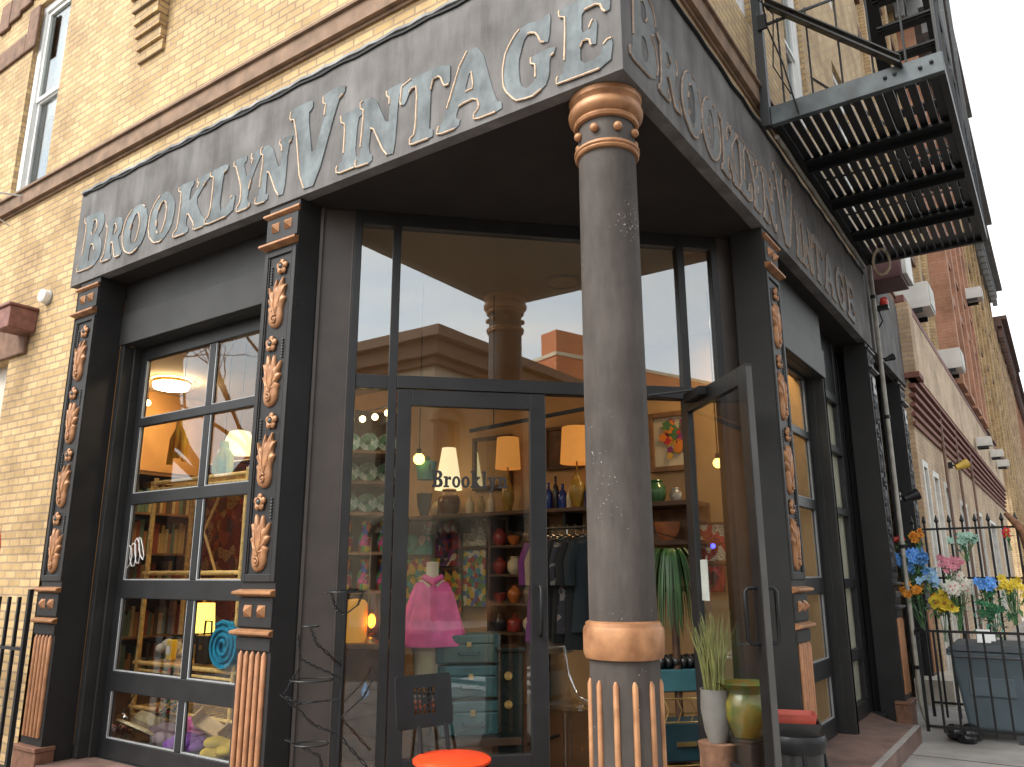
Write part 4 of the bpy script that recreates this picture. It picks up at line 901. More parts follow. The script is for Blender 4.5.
def flower_bunch(u, v, col, label, n=9, spread=.11, r=.045, core=(.7, .5, .05), y=6.72, leaf=LEAF, nl=14, petals=6, tall=.35):
    p = atA(u, v, y); rn = random.Random(u*7+v); t = thing('flower_bunch', label, 'flowers', (p.x, p.y, p.z-tall), 0, 'artificial flowers on the fence')
    pet = MB(); stm = MB(); lf = MB()
    for i in range(int(n*1.8)):
        c = Vector((rn.gauss(0, spread*.6), rn.gauss(0, spread*.4)-.03, tall+rn.gauss(0, spread*.42)))
        nrm = Vector((rn.uniform(-.7, .7), -1, rn.uniform(-.3, .8))).normalized(); a = nrm.orthogonal().normalized(); b = nrm.cross(a)
        pet.mi = 0
        for ring, (k_, rad, lift) in enumerate(((petals, r, .2), (petals-1, r*.62, .55))):
            for k in range(k_):
                th = 2*math.pi*(k+ring*.5)/k_+rn.uniform(-.2, .2); dv = a*math.cos(th)+b*math.sin(th); sv = nrm.cross(dv)
                tip = c+dv*rad+nrm*rad*lift*rn.uniform(.4, 1.2); mid = c+dv*rad*.55+nrm*rad*lift*.6
                pet.add([c, mid+sv*rad*.34, tip+sv*rad*.12, tip-sv*rad*.12, mid-sv*rad*.34], ((0, 1, 2, 3, 4),))
        pet.mi = 1; pet.ball(c+nrm*r*.25, r*.25, 6, 4)
        stm.tube([c, (c.x*.5, c.y*.5+.02, tall*.5), (rn.uniform(-.02, .02), 0, 0)], .004, 4)
    for i in range(nl*2):
        c = Vector((rn.gauss(0, spread*.6), rn.gauss(0, .05), tall*.75+rn.gauss(0, spread*.6))); d = Vector((rn.uniform(-1, 1), rn.uniform(-1, .3), rn.uniform(-.8, .7))).normalized(); sv = d.cross(Vector((0, 0, 1))).normalized(); ln = rn.uniform(.06, .11)
        lf.add([c, c+d*ln*.4+sv*ln*.2, c+d*ln+Vector((0, 0, -.02)), c+d*ln*.4-sv*ln*.2], ((0, 1, 2, 3),))
    pet.build('blossoms', [fcol(col[0], col[1]), mat('core_%d' % int(core[0]*100), core, .7)], t)
    stm.build('stems', LEAF, t); lf.build('leaves', leaf, t)
BLU = ('blue', (.1, .3, .72)); ORG = ('orange', (.75, .3, .03)); YLW = ('yellow', (.78, .58, .05)); PNK = ('pink', (.7, .25, .33)); WHT = ('white', (.8, .78, .68)); RED = ('red', (.55, .03, .04)); TEA = ('teal', (.35, .55, .45)); PBL = ('paleblue', (.3, .5, .75))
flower_bunch(901, 538, RED, 'small red artificial flowers at the left end of the tall fence top', 3, .04, .04, nl=4, tall=.2)
flower_bunch(917, 535, ORG, 'orange and red artificial flowers along the tall fence top', 6, .08, .04, (.5, .05, .03), nl=6, tall=.2)
flower_bunch(964, 538, TEA, 'pale teal artificial flowers high on the tall fence', 8, .1, .045, (.4, .6, .5), leaf=LEAF2, nl=8, tall=.25)
flower_bunch(914, 557, BLU, 'large bright blue artificial flower bunch nearest the drainpipe', 12, .12, .055, (.2, .4, .8), tall=.4)
flower_bunch(949, 565, PNK, 'pink artificial flower bunch above the white daisies', 9, .09, .045, (.75, .4, .4), tall=.4)
flower_bunch(931, 578, PBL, 'pale blue artificial flower bunch between the pink and the orange', 8, .09, .048, (.4, .6, .85), tall=.4)
flower_bunch(919, 592, ORG, 'orange artificial lilies low beside the fence post', 6, .1, .055, (.6, .2, .02), tall=.4)
flower_bunch(941, 604, YLW, 'yellow sunflower bunch with broad petals under the white daisies', 4, .07, .08, (.35, .15, .02), petals=10, tall=.4)
flower_bunch(955, 588, WHT, 'white daisy bunch with yellow centres', 11, .12, .058, (.75, .5, .04), petals=8, tall=.45)
flower_bunch(986, 584, BLU, 'blue artificial flower bunch above the bin lid beside the yellow one', 9, .09, .05, (.2, .4, .8), tall=.4)
flower_bunch(1010, 586, YLW, 'yellow artificial flower bunch at the right edge', 9, .09, .045, tall=.4)
flower_bunch(1008, 532, RED, 'single small red artificial flower by the driftwood stick', 2, .03, .045, nl=3, tall=.2)
flower_bunch(993, 608, ('greenery', (.05, .2, .09)), 'bunch of green silk foliage standing behind the bin', 6, .14, .05, (.1, .25, .1), leaf=LEAF2, nl=40, tall=.3)
t = thing('driftwood_stick', 'brown twisted driftwood stick leaning on the tall fence', 'stick', (1.24, 6.9, 1.2))
q = MB(); q.tube([(.02, 0, 0), (.0, -.02, .3), (.06, 0, .6), (.02, .02, .85), (-.12, 0, 1.05)], [.05, .06, .055, .05, .025], 8); q.tube([(.05, 0, .6), (.14, -.02, .8), (.2, 0, .85)], [.04, .03, .015], 7); q.build('branch', mat('driftwood', (.22, .1, .05), .8, var=.4, scale=18, bump=.4), t, smooth=50)
#@@PART3
# ================================================================== INSIDE THE SHOP
FL = mat('shop_floor_boards', (.06, .03, .018), .35, var=.35, scale=5)
fp = [(-9, .55), (-2.45, .55), (-.5, 2.5), (-.5, 4.7), (-9, 4.7)]
def F3(q): return Vector((q.x, q.z, q.y))
m = MB(); m.prism([fp], .1, .152, F3); struct(m.build('shop_floor', FL))
m = MB(); m.prism([[(-9, .5), (-2.5, .5), (-.46, 2.54), (-.46, 4.7), (-9, 4.7)]], 4.2, 4.262, F3); struct(m.build('shop_ceiling', CEIL))
m = MB(); m.box(-9.1, -.4, 4.7, 4.8, .1, 4.27); struct(m.build('shop_back_wall', CREAM))
m = MB(); m.box(-9.1, -9, .5, 4.7, .1, 4.27); struct(m.build('shop_side_wall', mat('ochre_wall', (.5, .27, .1), .8, var=.2, scale=2)))
m = MB(); m.box(-9, -5.85, .5, .56, .1, 4.2); m.box(-.46, -.4, 4.78, 4.9, .1, 4.27); struct(m.build('shop_front_wall', CREAM))
WARM = (1, .62, .26)
def lathe_thing(name, label, cat, p, parts, group=None, n=20):
    """parts: (part name, profile, material, smooth)"""
    t = thing(name, label, cat, p, 0, group)
    for pn, prof, mt in parts: q = MB(); q.lathe(prof, n=n, caps=False); q.build(pn, mt, t, smooth=45)
    return t
def sc_prof(prof, r, h): return [(a*r, b*h) for a, b in prof]
VASE = [(0, 0), (.5, 0), (.6, .05), (.95, .35), (1, .5), (.85, .7), (.4, .85), (.38, .92), (.5, 1), (.42, 1), (.3, .9)]
JAR = [(0, 0), (.6, 0), (.9, .2), (1, .45), (.9, .7), (.6, .82), (.55, .9), (.66, .95), (.6, 1), (0, 1)]
BOWL = [(0, 0), (.45, 0), (.5, .08), (.85, .45), (1, 1), (.94, 1), (.75, .45), (0, .15)]
BOTTLE = [(0, 0), (.9, 0), (1, .05), (1, .55), (.8, .68), (.35, .78), (.32, .95), (.4, .96), (.4, 1), (0, 1)]
CONE = [(1, 0), (.98, .02), (.5, 1), (.46, 1)]
DRUM = [(1, 0), (.86, 1), (.84, 1), (.98, 0)]
def shade_mat(name, col, em): 
    if name in MATS: return MATS[name]
    m = mat(name, col, .7, var=.1); b = m.node_tree.nodes['Principled BSDF']
    b.inputs['Emission Color'].default_value = (*col, 1); b.inputs['Emission Strength'].default_value = em; return m
SH_M = shade_mat('mustard_shade', (.42, .17, .035), .5); SH_C = shade_mat('cream_shade', (.75, .6, .35), .7); SH_Y = shade_mat('yellow_shade', (.9, .62, .12), 1.3)
BULB = emit('bulb_glow', (1, .7, .3), 7); BULBY = emit('bulb_yellow', (1, .62, .1), 4); GLOBE = emit('ceiling_globe_glow', (1, .7, .36), 42); FLAME = emit('flame_glow', (1, .55, .12), 7); AMBC = glass('amber_clear', .04, (1, .5, .1), False)

# ---- lights that are lit
p = atZ(172, 380, 4.2)
t = thing('flush_ceiling_light', 'lit round flush ceiling light glowing through the top left window pane', 'ceiling light', (p.x, p.y, 4.2))
q = MB(); q.lathe([(.25, -.01), (.26, -.05), (.24, -.06)], n=28, caps=False); q.build('rim', BRASS, t, smooth=40)
q = MB(); q.lathe([(.24, -.055), (.22, -.12), (.1, -.15), (0, -.155)], n=28, caps=False); q.build('diffuser', GLOBE, t, smooth=60)
for i, (x, y) in enumerate(((-4.3, 1.35), (-.75, 4.25))):
    t = thing('round_ceiling_light', ('lit round ceiling light over the rattan shelf', 'lit round ceiling light in the corner by the side windows')[i], 'ceiling light', (x, y, 4.2), 0, 'ceiling lights in the shop')
    q = MB(); q.lathe([(.2, -.003), (.21, -.04), (.19, -.05)], n=26, caps=False); q.build('rim', WHITE, t, smooth=40)
    q = MB(); q.lathe([(.19, -.045), (.15, -.06), (0, -.065)], n=26, caps=False); q.build('diffuser', GLOBE, t, smooth=60)
p = atZ(562, 281, 4.2)
t = thing('recessed_ceiling_disc', 'unlit cream recessed disc in the shop ceiling behind the transom glass', 'ceiling light', (p.x, p.y, 4.2))
q = MB(); q.lathe([(.17, -.002), (.17, -.02), (.14, -.024)], n=28, caps=False); q.build('rim', mat('cream_rim', (.5, .42, .33), .6), t, smooth=40)
q = MB(); q.lathe([(.14, -.02), (.1, -.012), (0, -.01)], n=28, caps=False); q.build('diffuser', mat('cream_diffuser', (.62, .52, .4), .5), t, smooth=60)
t = thing('bulb_string', 'string of four lit round bulbs hanging across the narrow sidelight', 'string lights', (0, 0, 0))
bp_ = [atC(350+i*12.5, v, 2.75) for i, v in enumerate((417, 419, 417, 413))]
q = MB(); q.tube([bp_[0]+Vector((-.3, -.3, .12))]+[b+Vector((0, 0, .06)) for b in bp_]+[bp_[3]+Vector((.3, .3, .14))], .006, 5); q.build('wire', BLK, t)
for b in bp_: q = MB(); q.ball(b, .026, 12, 8); q.build('bulb', BULB, t, smooth=80)
p = atC(419, 459, 3.3)
t = thing('pendant_bulb', 'lit yellow globe bulb hanging among green trailing leaves behind the door glass', 'lamp', p)
q = MB(); q.ball((0, 0, 0), .05, 14, 9); q.build('bulb', BULBY, t, smooth=80)
q = MB(); q.tube([(0, 0, .05), (0, 0, 4.2-p.z)], .006, 5); q.lathe([(.022, .045), (.022, .09)], n=10); q.build('cord', BLK, t)
def strap_plant(name, label, p, n, ln, droop, wd, m_, pot=None, seed=1, up=.8):
    rn = random.Random(seed); t = thing(name, label, 'plant', p); q = MB()
    for i in range(n):
        a = rn.uniform(0, 6.28); l = ln*rn.uniform(.6, 1.1); d = Vector((math.cos(a), math.sin(a), 0)); sv = Vector((-d.y, d.x, 0)); pts = []; k = 7
        sp = rn.uniform(.12, .5)
        for j in range(k):
            f = j/(k-1); pts.append(d*(l*sp*f*(1.3-.4*f))+Vector((0, 0, l*(up*.45*math.sin(f*2.2)-droop*f*f))))
        vs = []
        for j, c in enumerate(pts):
            f = j/(k-1); w_ = wd*(.35+1.3*f*(1-f)*2.2)*(1-f*.75); vs += [c-sv*w_, c+sv*w_+Vector((0, 0, -.002))]
        q.add(vs, [(2*j, 2*j+1, 2*j+3, 2*j+2) for j in range(k-1)])
    q.build('leaves', m_, t, smooth=60)
    if pot: r, h, pm = pot; q = MB(); q.lathe([(0, -h), (r*.7, -h), (r, 0), (r*.9, 0), (r*.85, -.03), (0, -.03)], n=20, caps=False); q.build('pot', pm, t, smooth=40)
    return t
PLG = mat('plant_green', (.028, .08, .018), .5, var=.5, scale=6)
strap_plant('trailing_plant', 'green trailing plant in a teal pot beside the yellow bulb', atC(426, 462, 3.45), 26, .28, .7, .014, PLG, (.1, .16, mat('teal_pot', (.05, .22, .22), .3)), 4)

# ---- back wall shelf with its goods (front plane y = 4.35)
YS = 4.42; zs = atA(500, 513, YS).z; xl, xr = atA(392, 513, YS).x, atA(600, 513, YS).x
t = thing('long_wall_shelf', 'long dark wooden shelf on the back wall holding lamps and pottery', 'shelf')
q = MB(); q.box(xl, xr, 4.2, 4.7, zs-.045, zs); q.build('board', WOODD, t, bevel=.006)
for i in range(4): x = xl+.4+i*(xr-xl-.8)/3; q = MB(); q.box(x-.02, x+.02, 4.3, 4.7, zs-.22, zs-.046); q.build('bracket', BLK, t)
def on_shelf(u, v_top, w_px, y=4.42):
    p = atA(u, 513, y); k = mpp(p); return Vector((p.x, y, zs)), (513-v_top)*k*1.02, w_px*k/2
def shelf_pot(u, vt, wp, prof, m_, name, label, cat, grp=None, y=4.42):
    p, h, r = on_shelf(u, vt, wp, y); return lathe_thing(name, label, cat, p, [('body', sc_prof(prof, r, h), m_)], grp)
OLIVE = mat('olive_glaze', (.35, .22, .04), .25, var=.3, scale=10); GRN = mat('green_glaze', (.05, .14, .06), .2, var=.4, scale=10); CRG = mat('cream_glaze', (.62, .52, .36), .25, var=.15); BRG = mat('brown_glaze', (.13, .06, .03), .25, var=.4, scale=8); DGL = mat('dark_glaze', (.02, .02, .025), .2); COB = mat('cobalt_glass', (.02, .05, .25), .1, var=.3); TER = mat('terracotta', (.38, .13, .05), .6, var=.25, scale=10)
def table_lamp(p, h, r, label, shade_prof, sm, bm, frac=.45, base=VASE, lit=None):
    t = thing('table_lamp', label, 'lamp', p); hb = h*(1-frac)
    q = MB(); q.lathe(sc_prof(base, r*.5, hb*.82), n=20, caps=False); q.tube([(0, 0, hb*.75), (0, 0, h*.95)], .01, 6); q.build('base', bm, t, smooth=45)
    q = MB(); q.lathe([(a*r, hb+b*h*frac) for a, b in shade_prof], n=24, caps=False); q.build('lamp_shade', sm, t, smooth=45)
    if lit: q = MB(); q.ball((0, 0, hb+h*frac*.35), .03, 10, 7); q.build('bulb', lit, t, smooth=80)
    return t
p, h, r = on_shelf(508, 439, 26); table_lamp(p, h, r, 'table lamp with tall mustard drum shade and olive vase base behind the door glass', DRUM, SH_M, OLIVE, .42)
p, h, r = on_shelf(578, 432, 34); table_lamp(p, h, r, 'table lamp with mustard drum shade seen through the open doorway', DRUM, SH_M, OLIVE, .45)
p, h, r = on_shelf(448, 446, 28); table_lamp(p, h, r, 'table lamp with cream cone shade between the yellow bulb and the mirror', CONE, SH_C, CRG, .62, lit=BULBY)
shelf_pot(449, 487, 23, JAR, BRG, 'ceramic_jar', 'round brown glazed jar on the long shelf under the lettering', 'jar')
shelf_pot(424, 490, 16, BOWL, DGL, 'ceramic_bowl', 'black footed bowl at the left end of the long shelf', 'bowl')
shelf_pot(436, 497, 9, VASE, CRG, 'ceramic_vase', 'small cream vase beside the black footed bowl', 'vase')
shelf_pot(470, 494, 9, BOTTLE, CRG, 'ceramic_bottle', 'cream bottle right of the brown jar', 'bottle')
shelf_pot(481, 496, 9, VASE, OLIVE, 'ceramic_vase', 'olive vase between the two cream bottles', 'vase')
shelf_pot(491, 492, 8, BOTTLE, CRG, 'ceramic_bottle', 'cream bottle beside the mustard lamp base', 'bottle')
for i, (u, vt, wp, mm, lab) in enumerate(((549, 486, 8, COB, 'cobalt blue bottle at the doorway edge of the shelf'), (556, 480, 7, DGL, 'tall black bottle second from the doorway edge'), (563, 488, 9, COB, 'squat cobalt bottle beneath the dark painting'), (570, 491, 7, CRG, 'small cream bottle next to the lamp in the doorway'), (589, 488, 8, COB, 'cobalt bottle half hidden by the corner column'))):
    shelf_pot(u, vt, wp, BOTTLE, mm, 'glass_bottle', lab, 'bottle', 'bottles on the shelf in the doorway')
# pictures
def picture(u0, v0, u1, v1, y, label, fm, cm, fw_=.05, name='framed_picture'):
    a = atA(u0, v1, y); b = atA(u1, v0, y); t = thing(name, label, 'picture', ((a.x+b.x)/2, y, a.z)); wd = (b.x-a.x)/2; h = b.z-a.z
    q = MB(); q.box(-wd, -wd+fw_, -.03, .02, 0, h); q.box(wd-fw_, wd, -.03, .02, 0, h); q.box(-wd+fw_, wd-fw_, -.03, .02, 0, fw_); q.box(-wd+fw_, wd-fw_, -.03, .02, h-fw_, h); q.build('frame', fm, t, bevel=.006)
    q = MB(); q.box(-wd+fw_, wd-fw_, -.005, .01, fw_, h-fw_); q.build('canvas', cm, t); return t, wd, h
picture(473, 434, 512, 491, 4.66, 'square wall mirror with dark frame above the long shelf', WOODD, mat('old_mirror', (.5, .5, .42), .08, metal=.85, var=.1, scale=3), .05, 'wall_mirror')
picture(546, 424, 583, 471, 4.66, 'dark painting with brown figures seen through the open doorway', WOODD, mat('dark_canvas', (.04, .018, .012), .5, col2=(.16, .075, .04), scale=7), .04)
t, wd, h = picture(651, 409, 693, 473, 4.66, 'framed embroidery of bright flowers on cream right of the corner column', WOODM, mat('linen_canvas', (.6, .52, .38), .8, var=.05), .06)
rn = random.Random(5); EMB = [mat('thread_%s' % c, v, .7) for c, v in (('red', (.5, .03, .04)), ('purple', (.25, .04, .2)), ('orange', (.7, .22, .03)), ('green', (.08, .2, .07)), ('gold', (.65, .4, .06)))]
q = MB()
for i in range(46):
    q.mi = rn.randrange(5); x, z = rn.gauss(.05, wd*.3), h*.5+rn.gauss(0, h*.17); rr = rn.uniform(.025, .06)
    x = max(-wd+.1, min(wd-.1, x)); z = max(.12, min(h-.12, z)); y_ = -.008-.0004*i
    pts = [(x+rr*(1+.25*math.cos(5*a*.524))*math.cos(a*.524), y_, z+rr*(1+.25*math.cos(5*a*.524))*math.sin(a*.524)) for a in range(12)]; q.add(pts, (tuple(range(12)),))
q.build('embroidery', EMB, t)
# right-hand shelf with pots
zr = atA(662, 503, YS).z; a, b = atA(600, 503, YS).x, atA(700, 503, YS).x
t = thing('short_wall_shelf', 'short dark wooden shelf under the framed embroidery', 'shelf'); q = MB(); q.box(a+.05, b, 4.2, 4.7, zr-.05, zr); q.build('board', WOODD, t, bevel=.006)
zr2 = atA(662, 541, YS).z
q = MB(); q.box(a+.05, b, 4.25, 4.7, zr2-.05, zr2); q.build('board', WOODD, t, bevel=.006); q = MB(); q.box(a+.05, b, 4.66, 4.7, zr2, zr-.051); q.build('backboard', WOODM, t)
def pot_at(u, z, vb, vt, wp, prof, m_, name, label, cat, y=4.4):
    p = atA(u, vb, y); k = mpp(p); return lathe_thing(name, label, cat, (p.x, y, z), [('body', sc_prof(prof, wp*k/2, (vb-vt)*k), m_)])
pot_at(657, zr, 503, 480, 20, JAR, GRN, 'ceramic_jar', 'dark green glazed jar with lid on the short shelf', 'jar')
pot_at(676, zr, 503, 489, 13, JAR, mat('black_white_glaze', (.02, .02, .02), .2, col2=(.6, .6, .58), scale=14), 'ceramic_cup', 'black and white cup beside the green jar', 'cup')
pot_at(668, zr2, 541, 523, 26, BOWL, TER, 'terracotta_bowl', 'terracotta bowl on the lower short shelf', 'bowl')
# printed textiles pinned under the long shelf
PK = (.55, .06, .2); TL = (.02, .3, .36); RD = (.32, .02, .03); YL = (.65, .45, .03); GN = (.08, .25, .06); OR = (.6, .15, .03); WH = (.65, .6, .5); PU = (.16, .03, .2); BLC = (.02, .02, .03); BLn = (.04, .12, .45)
def textile(u0, v0, u1, v1, cols, label, sc=10, y=4.6):
    a = atA(u0, v1, y); b = atA(u1, v0, y); t = thing('printed_textile', label, 'textile', ((a.x+b.x)/2, y, a.z), 0, 'prints pinned on the back wall'); wd = (b.x-a.x)/2; h = b.z-a.z; n = 14
    q = MB(); vs = [(-wd+2*wd*i/n, .012*math.sin(i*1.3), z) for z in (0, h) for i in range(n+1)]
    vs += [(x, y_+.01, z) for x, y_, z in vs]; k = n+1
    q.add(vs, [(i, i+1, k+i+1, k+i) for i in range(n)]+[(2*k+i+1, 2*k+i, 3*k+i, 3*k+i+1) for i in range(n)]+[(k+i, k+i+1, 3*k+i+1, 3*k+i) for i in range(n)]); q.build('cloth', motley('print_%d_%d' % (u0, v0), cols, sc), t, smooth=60)
    q = MB(); q.box(-wd-.02, wd+.02, -.015, .025, h, h+.025); q.build('hanging_rod', WOODD, t)
textile(393, 518, 433, 530, (PK, RD, PK, WH), 'narrow pink print just under the left of the shelf', 14)
textile(393, 533, 433, 555, (TL, TL, (.03, .2, .25), WH), 'teal print under the narrow pink one')
textile(393, 558, 440, 612, (YL, GN, TL, RD, YL), 'yellow and green print low behind the pink jacket', 12)
textile(435, 520, 461, 566, (RD, PU, BLC, WH, RD), 'dark red paisley print beside the teal one', 16)
textile(463, 516, 486, 546, (WH, (.4, .36, .25), WH, BRG and (.3, .2, .1)), 'beige print with line drawings beneath the mirror', 8)
textile(463, 550, 486, 606, (GN, BLn, YL, RD, WH, TL), 'many coloured floral print left of the dark cabinet', 16)
textile(441, 570, 462, 612, (RD, OR, GN, BLC, YL), 'red and orange print low beside the pink jacket', 15)
# open cabinet with dark red goods
a, b = atA(487, 640, 4.3), atA(531, 516, 4.3)
t = thing('open_cabinet', 'dark wood open cabinet of shelves with red ornaments behind the door glass', 'cabinet'); cx0, cx1 = a.x, b.x
q = MB(); q.box(cx0, cx0+.04, 4.3, 4.68, .152, b.z); q.box(cx1-.04, cx1, 4.3, 4.68, .152, b.z); q.build('side_panel', WOODD, t); q = MB(); q.box(cx0+.04, cx1-.04, 4.64, 4.68, .152, b.z); q.build('back_panel', WOODM, t)
ks = mpp(a)
for v in (545, 574, 603, 632): z = atA(505, v, 4.3).z; q = MB(); q.box(cx0+.041, cx1-.041, 4.3, 4.639, z-.03, z); q.build('shelf', WOODD, t)
rn = random.Random(9); RG = mat('red_lacquer', (.3, .03, .02), .25, var=.4, scale=8); ORG_ = mat('orange_lacquer', (.5, .14, .03), .3, var=.3)
labs = iter(['red lidded jar', 'orange squat bowl', 'brown round pot', 'red tall vase', 'cream lidded pot', 'dark brown bowl', 'red round bowl', 'orange vase', 'brown lidded jar', 'black jar', 'red bottle', 'cream vase'])
rows = ['top', 'second', 'third', 'lowest']
for ri, v in enumerate((545, 574, 603, 632)):
    z = atA(505, v, 4.3).z
    for k in range(3):
        x = cx0+.1+(cx1-cx0-.2)*k/2; lb = next(labs); mm = RG if 'red' in lb else ORG_ if 'orange' in lb else CRG if 'cream' in lb else DGL if 'black' in lb else BRG
        pr = JAR if 'jar' in lb or 'pot' in lb else BOWL if 'bowl' in lb else BOTTLE if 'bottle' in lb else VASE
        lathe_thing('cabinet_ornament', '%s on the %s shelf of the dark open cabinet' % (lb, rows[ri]), 'ornament', (x, 4.42, z), [('body', sc_prof(pr, .09, .2 if pr is not BOWL else .11), mm)], 'ornaments in the open cabinet', 16)

textile(696, 524, 730, 561, (WH, RD, WH, (.6, .05, .06)), 'red and white print seen through the open door leaf', 12)
textile(700, 566, 724, 592, (RD, BLC, RD, (.6, .05, .06)), 'small red and black print under the red and white one', 14)
p = atC(718, 463, 3.0)  # added bulb imitates the reflection of the other pendant in the door leaf
t = thing('pendant_bulb', 'added bulb standing in for the lit bulb reflected in the open door leaf', 'lamp', p)
q = MB(); q.ball((0, 0, 0), .045, 14, 9); q.build('bulb', BULBY, t, smooth=80)
q = MB(); q.tube([(0, 0, .045), (0, 0, 4.2-p.z)], .006, 5); q.lathe([(.022, .04), (.022, .085)], n=10); q.build('cord', BLK, t)
strap_plant('trailing_plant', 'added green plant standing in for the foliage reflected in the open door leaf', atC(725, 455, 3.05), 26, .25, .7, .014, mat('bright_leaf', (.09, .25, .05), .5, var=.4), (.08, .12, MATS['teal_pot']), 14)  # added with the bulb, in place of its reflected foliage
t = thing('blue_light_string', 'string of three glowing blue fairy lights behind the open door leaf', 'string lights'); bl = [atC(u, v, 2.9) for u, v in ((697, 543), (713, 546), (735, 541))]
q = MB(); q.tube([bl[0]+Vector((-.3, -.3, .1))]+bl+[bl[2]+Vector((.2, .2, .15))], .005, 5); q.build('wire', BLK, t)
for b in bl: q = MB(); q.ball(b, .022, 10, 7); q.build('bulb', emit('blue_glow', (.05, .06, 1), 3), t, smooth=80)
# ---- sidelight rack with green and white ware
t = thing('display_rack', 'tall narrow dark rack of painted plates behind the left sidelight', 'rack'); A0, A1, CC = -1.68, -1.02, 3.15
def cbx(q, a0, a1, c0, c1, z0, z1): return q.box(a0, a1, c0, c1, z0, z1, Matrix.Rotation(R(45), 4, 'Z'))
q = MB(); cbx(q, A0, A1, CC+.2, CC+.23, .16, 3.0); q.build('back_panel', WOODD, t)
LV = [atC(370, v, CC).z for v in (452, 482, 513, 552, 590)]
for z in LV: q = MB(); cbx(q, A0, A1, CC-.1, CC+.199, z-.025, z); q.build('shelf', WOODM, t)
PLT = motley('plate_green', ((.4, .48, .38), (.16, .28, .16), (.55, .55, .45), (.08, .16, .1), (.3, .38, .28)), 18); PLD = motley('doll_colours', (RD, TL, YL, GN, OR, PK, BLn, BLC), 22)
nm = ['top', 'second', 'third', 'fourth', 'lowest']; cn = ['leftmost', 'second', 'third', 'rightmost']
for li, z in enumerate(LV):
    for k in range(4):
        c = W(A0+.1+.155*k, CC+.05, z+.001)
        if li < 3:
            t = thing('painted_plate', '%s green and white plate on the %s shelf of the sidelight rack' % (cn[k], nm[li]), 'plate', c, R(45), 'plates on the sidelight rack')
            q = MB(); q.lathe([(0, 0), (.05, .0), (.085, .018), (.08, .022), (.05, .008), (0, .006)], n=18, caps=False); o = q.build('plate', PLT, t, smooth=40); o.rotation_euler = (R(78), 0, 0); o.location = (0, .03, .088)
        else:
            t = thing('painted_figure', '%s painted folk figure on the %s shelf of the sidelight rack' % (cn[k], nm[li]), 'figurine', c, R(45), 'folk figures on the sidelight rack')
            q = MB(); q.lathe([(0, 0), (.05, 0), (.06, .04), (.055, .12), (.035, .16), (.028, .18), (.04, .2), (.04, .24), (0, .26)], n=12, caps=False); q.build('body', PLD, t, smooth=50)
# lamp table in the sidelight
p = atC(368, 642, 2.62); zt = p.z
t = thing('side_table', 'small dark wooden table with amber lamps inside the sidelight', 'table', (p.x, p.y, 0), R(45)); q = MB(); q.box(-.3, .26, -.16, .22, zt-.04, zt); q.build('tabletop', WOODM, t, bevel=.006)
for x in (-.26, .22):
    for y in (-.12, .18): q = MB(); q.tube([(x, y, .152), (x, y, zt-.041)], .02, 6); q.build('leg', WOODD, t)
p = atC(371, 636, 2.6)
t = thing('flame_lamp', 'small lit amber glass lamp shaped like a flame inside the sidelight', 'lamp', (p.x, p.y, zt))
q = MB(); q.lathe([(0, 0), (.05, 0), (.04, .02), (.015, .04), (.02, .06)], n=14, caps=False); q.build('base', BRASS, t, smooth=40)
q = MB(); q.lathe([(.035, .05), (.05, .1), (.05, .2), (.03, .3), (.008, .38)], n=16, caps=False); q.build('glass_chimney', AMBC, t, smooth=60)
q = MB(); q.ball((0, 0, .15), .03, 12, 8, (1, 1, 1.6)); q.build('flame', FLAME, t, smooth=80)
p = atC(354, 638, 2.66); lathe_thing('amber_lantern', 'wide amber glass lantern beside the flame lamp', 'lamp', (p.x, p.y, zt), [('body', [(0, 0), (.09, 0), (.1, .03), (.1, .26), (.07, .3), (0, .31)], shade_mat('amber_glass', (.5, .22, .03), .35))])
p = atC(365, 690, 2.2)
t = thing('crystal_drop', 'pale blue crystal drop hanging on a thread in the sidelight', 'ornament', p)
q = MB(); q.lathe([(0, -.06), (.025, -.035), (.03, -.01), (.01, .04), (0, .06)], n=8, caps=False); q.build('crystal', mat('blue_crystal', (.25, .4, .7), .1, spec=.8), t); q = MB(); q.tube([(0, 0, .05), (0, 0, 1.0)], .003, 4); q.build('thread', BRASS, t)

# ---- dress form with pink jacket
p = atC(431, 640, 2.75); zt_ = p.z
t = thing('dress_form', 'cream dress form wearing a pink jacket behind the door glass', 'mannequin', (p.x, p.y, zt_), R(45))
q = MB(); q.lathe([(.12, -.25), (.15, 0), (.12, .15), (.15, .32), (.1, .44), (.05, .47), (.047, .55), (.05, .58), (0, .585)], n=20, sy=.7, caps=False); q.build('torso', mat('linen_form', (.6, .5, .36), .8, var=.08), t, smooth=60)
q = MB(); PKJ = mat('pink_jacket', (.68, .1, .28), .85, var=.25, scale=9, bump=.2); n = 36; prof = [(.28, -.04), (.262, .04), (.225, .16), (.19, .26), (.16, .35), (.115, .425), (.07, .465)]; vs = []
for r, z in prof:
    for j in range(n):
        a_ = 2*math.pi*j/n; f = 1+.05*math.sin(a_*7)*(1-z/.5); vs.append((r*f*math.cos(a_), r*.62*f*math.sin(a_), z))
q.add(vs, [(i*n+j, i*n+(j+1) % n, (i+1)*n+(j+1) % n, (i+1)*n+j) for i in range(len(prof)-1) for j in range(n)]); q.build('jacket', PKJ, t, smooth=60)
for s in (-1, 1): q = MB(); q.tube([(s*.1, -.01, .41), (s*.135, -.04, .33), (s*.18, -.06, .18), (s*.21, -.085, .0)], [.03, .034, .034, .034], 10); q.build('sleeve', PKJ, t, smooth=60)
q = MB(); q.tube([(-.07, -.05, .47), (0, -.12, .43), (.07, -.05, .47)], [.022, .03, .022], 8); q.tube([(0, -.145, .42), (.01, -.15, .2), (.0, -.15, 0)], .007, 5); q.build('collar', PKJ, t, smooth=60)
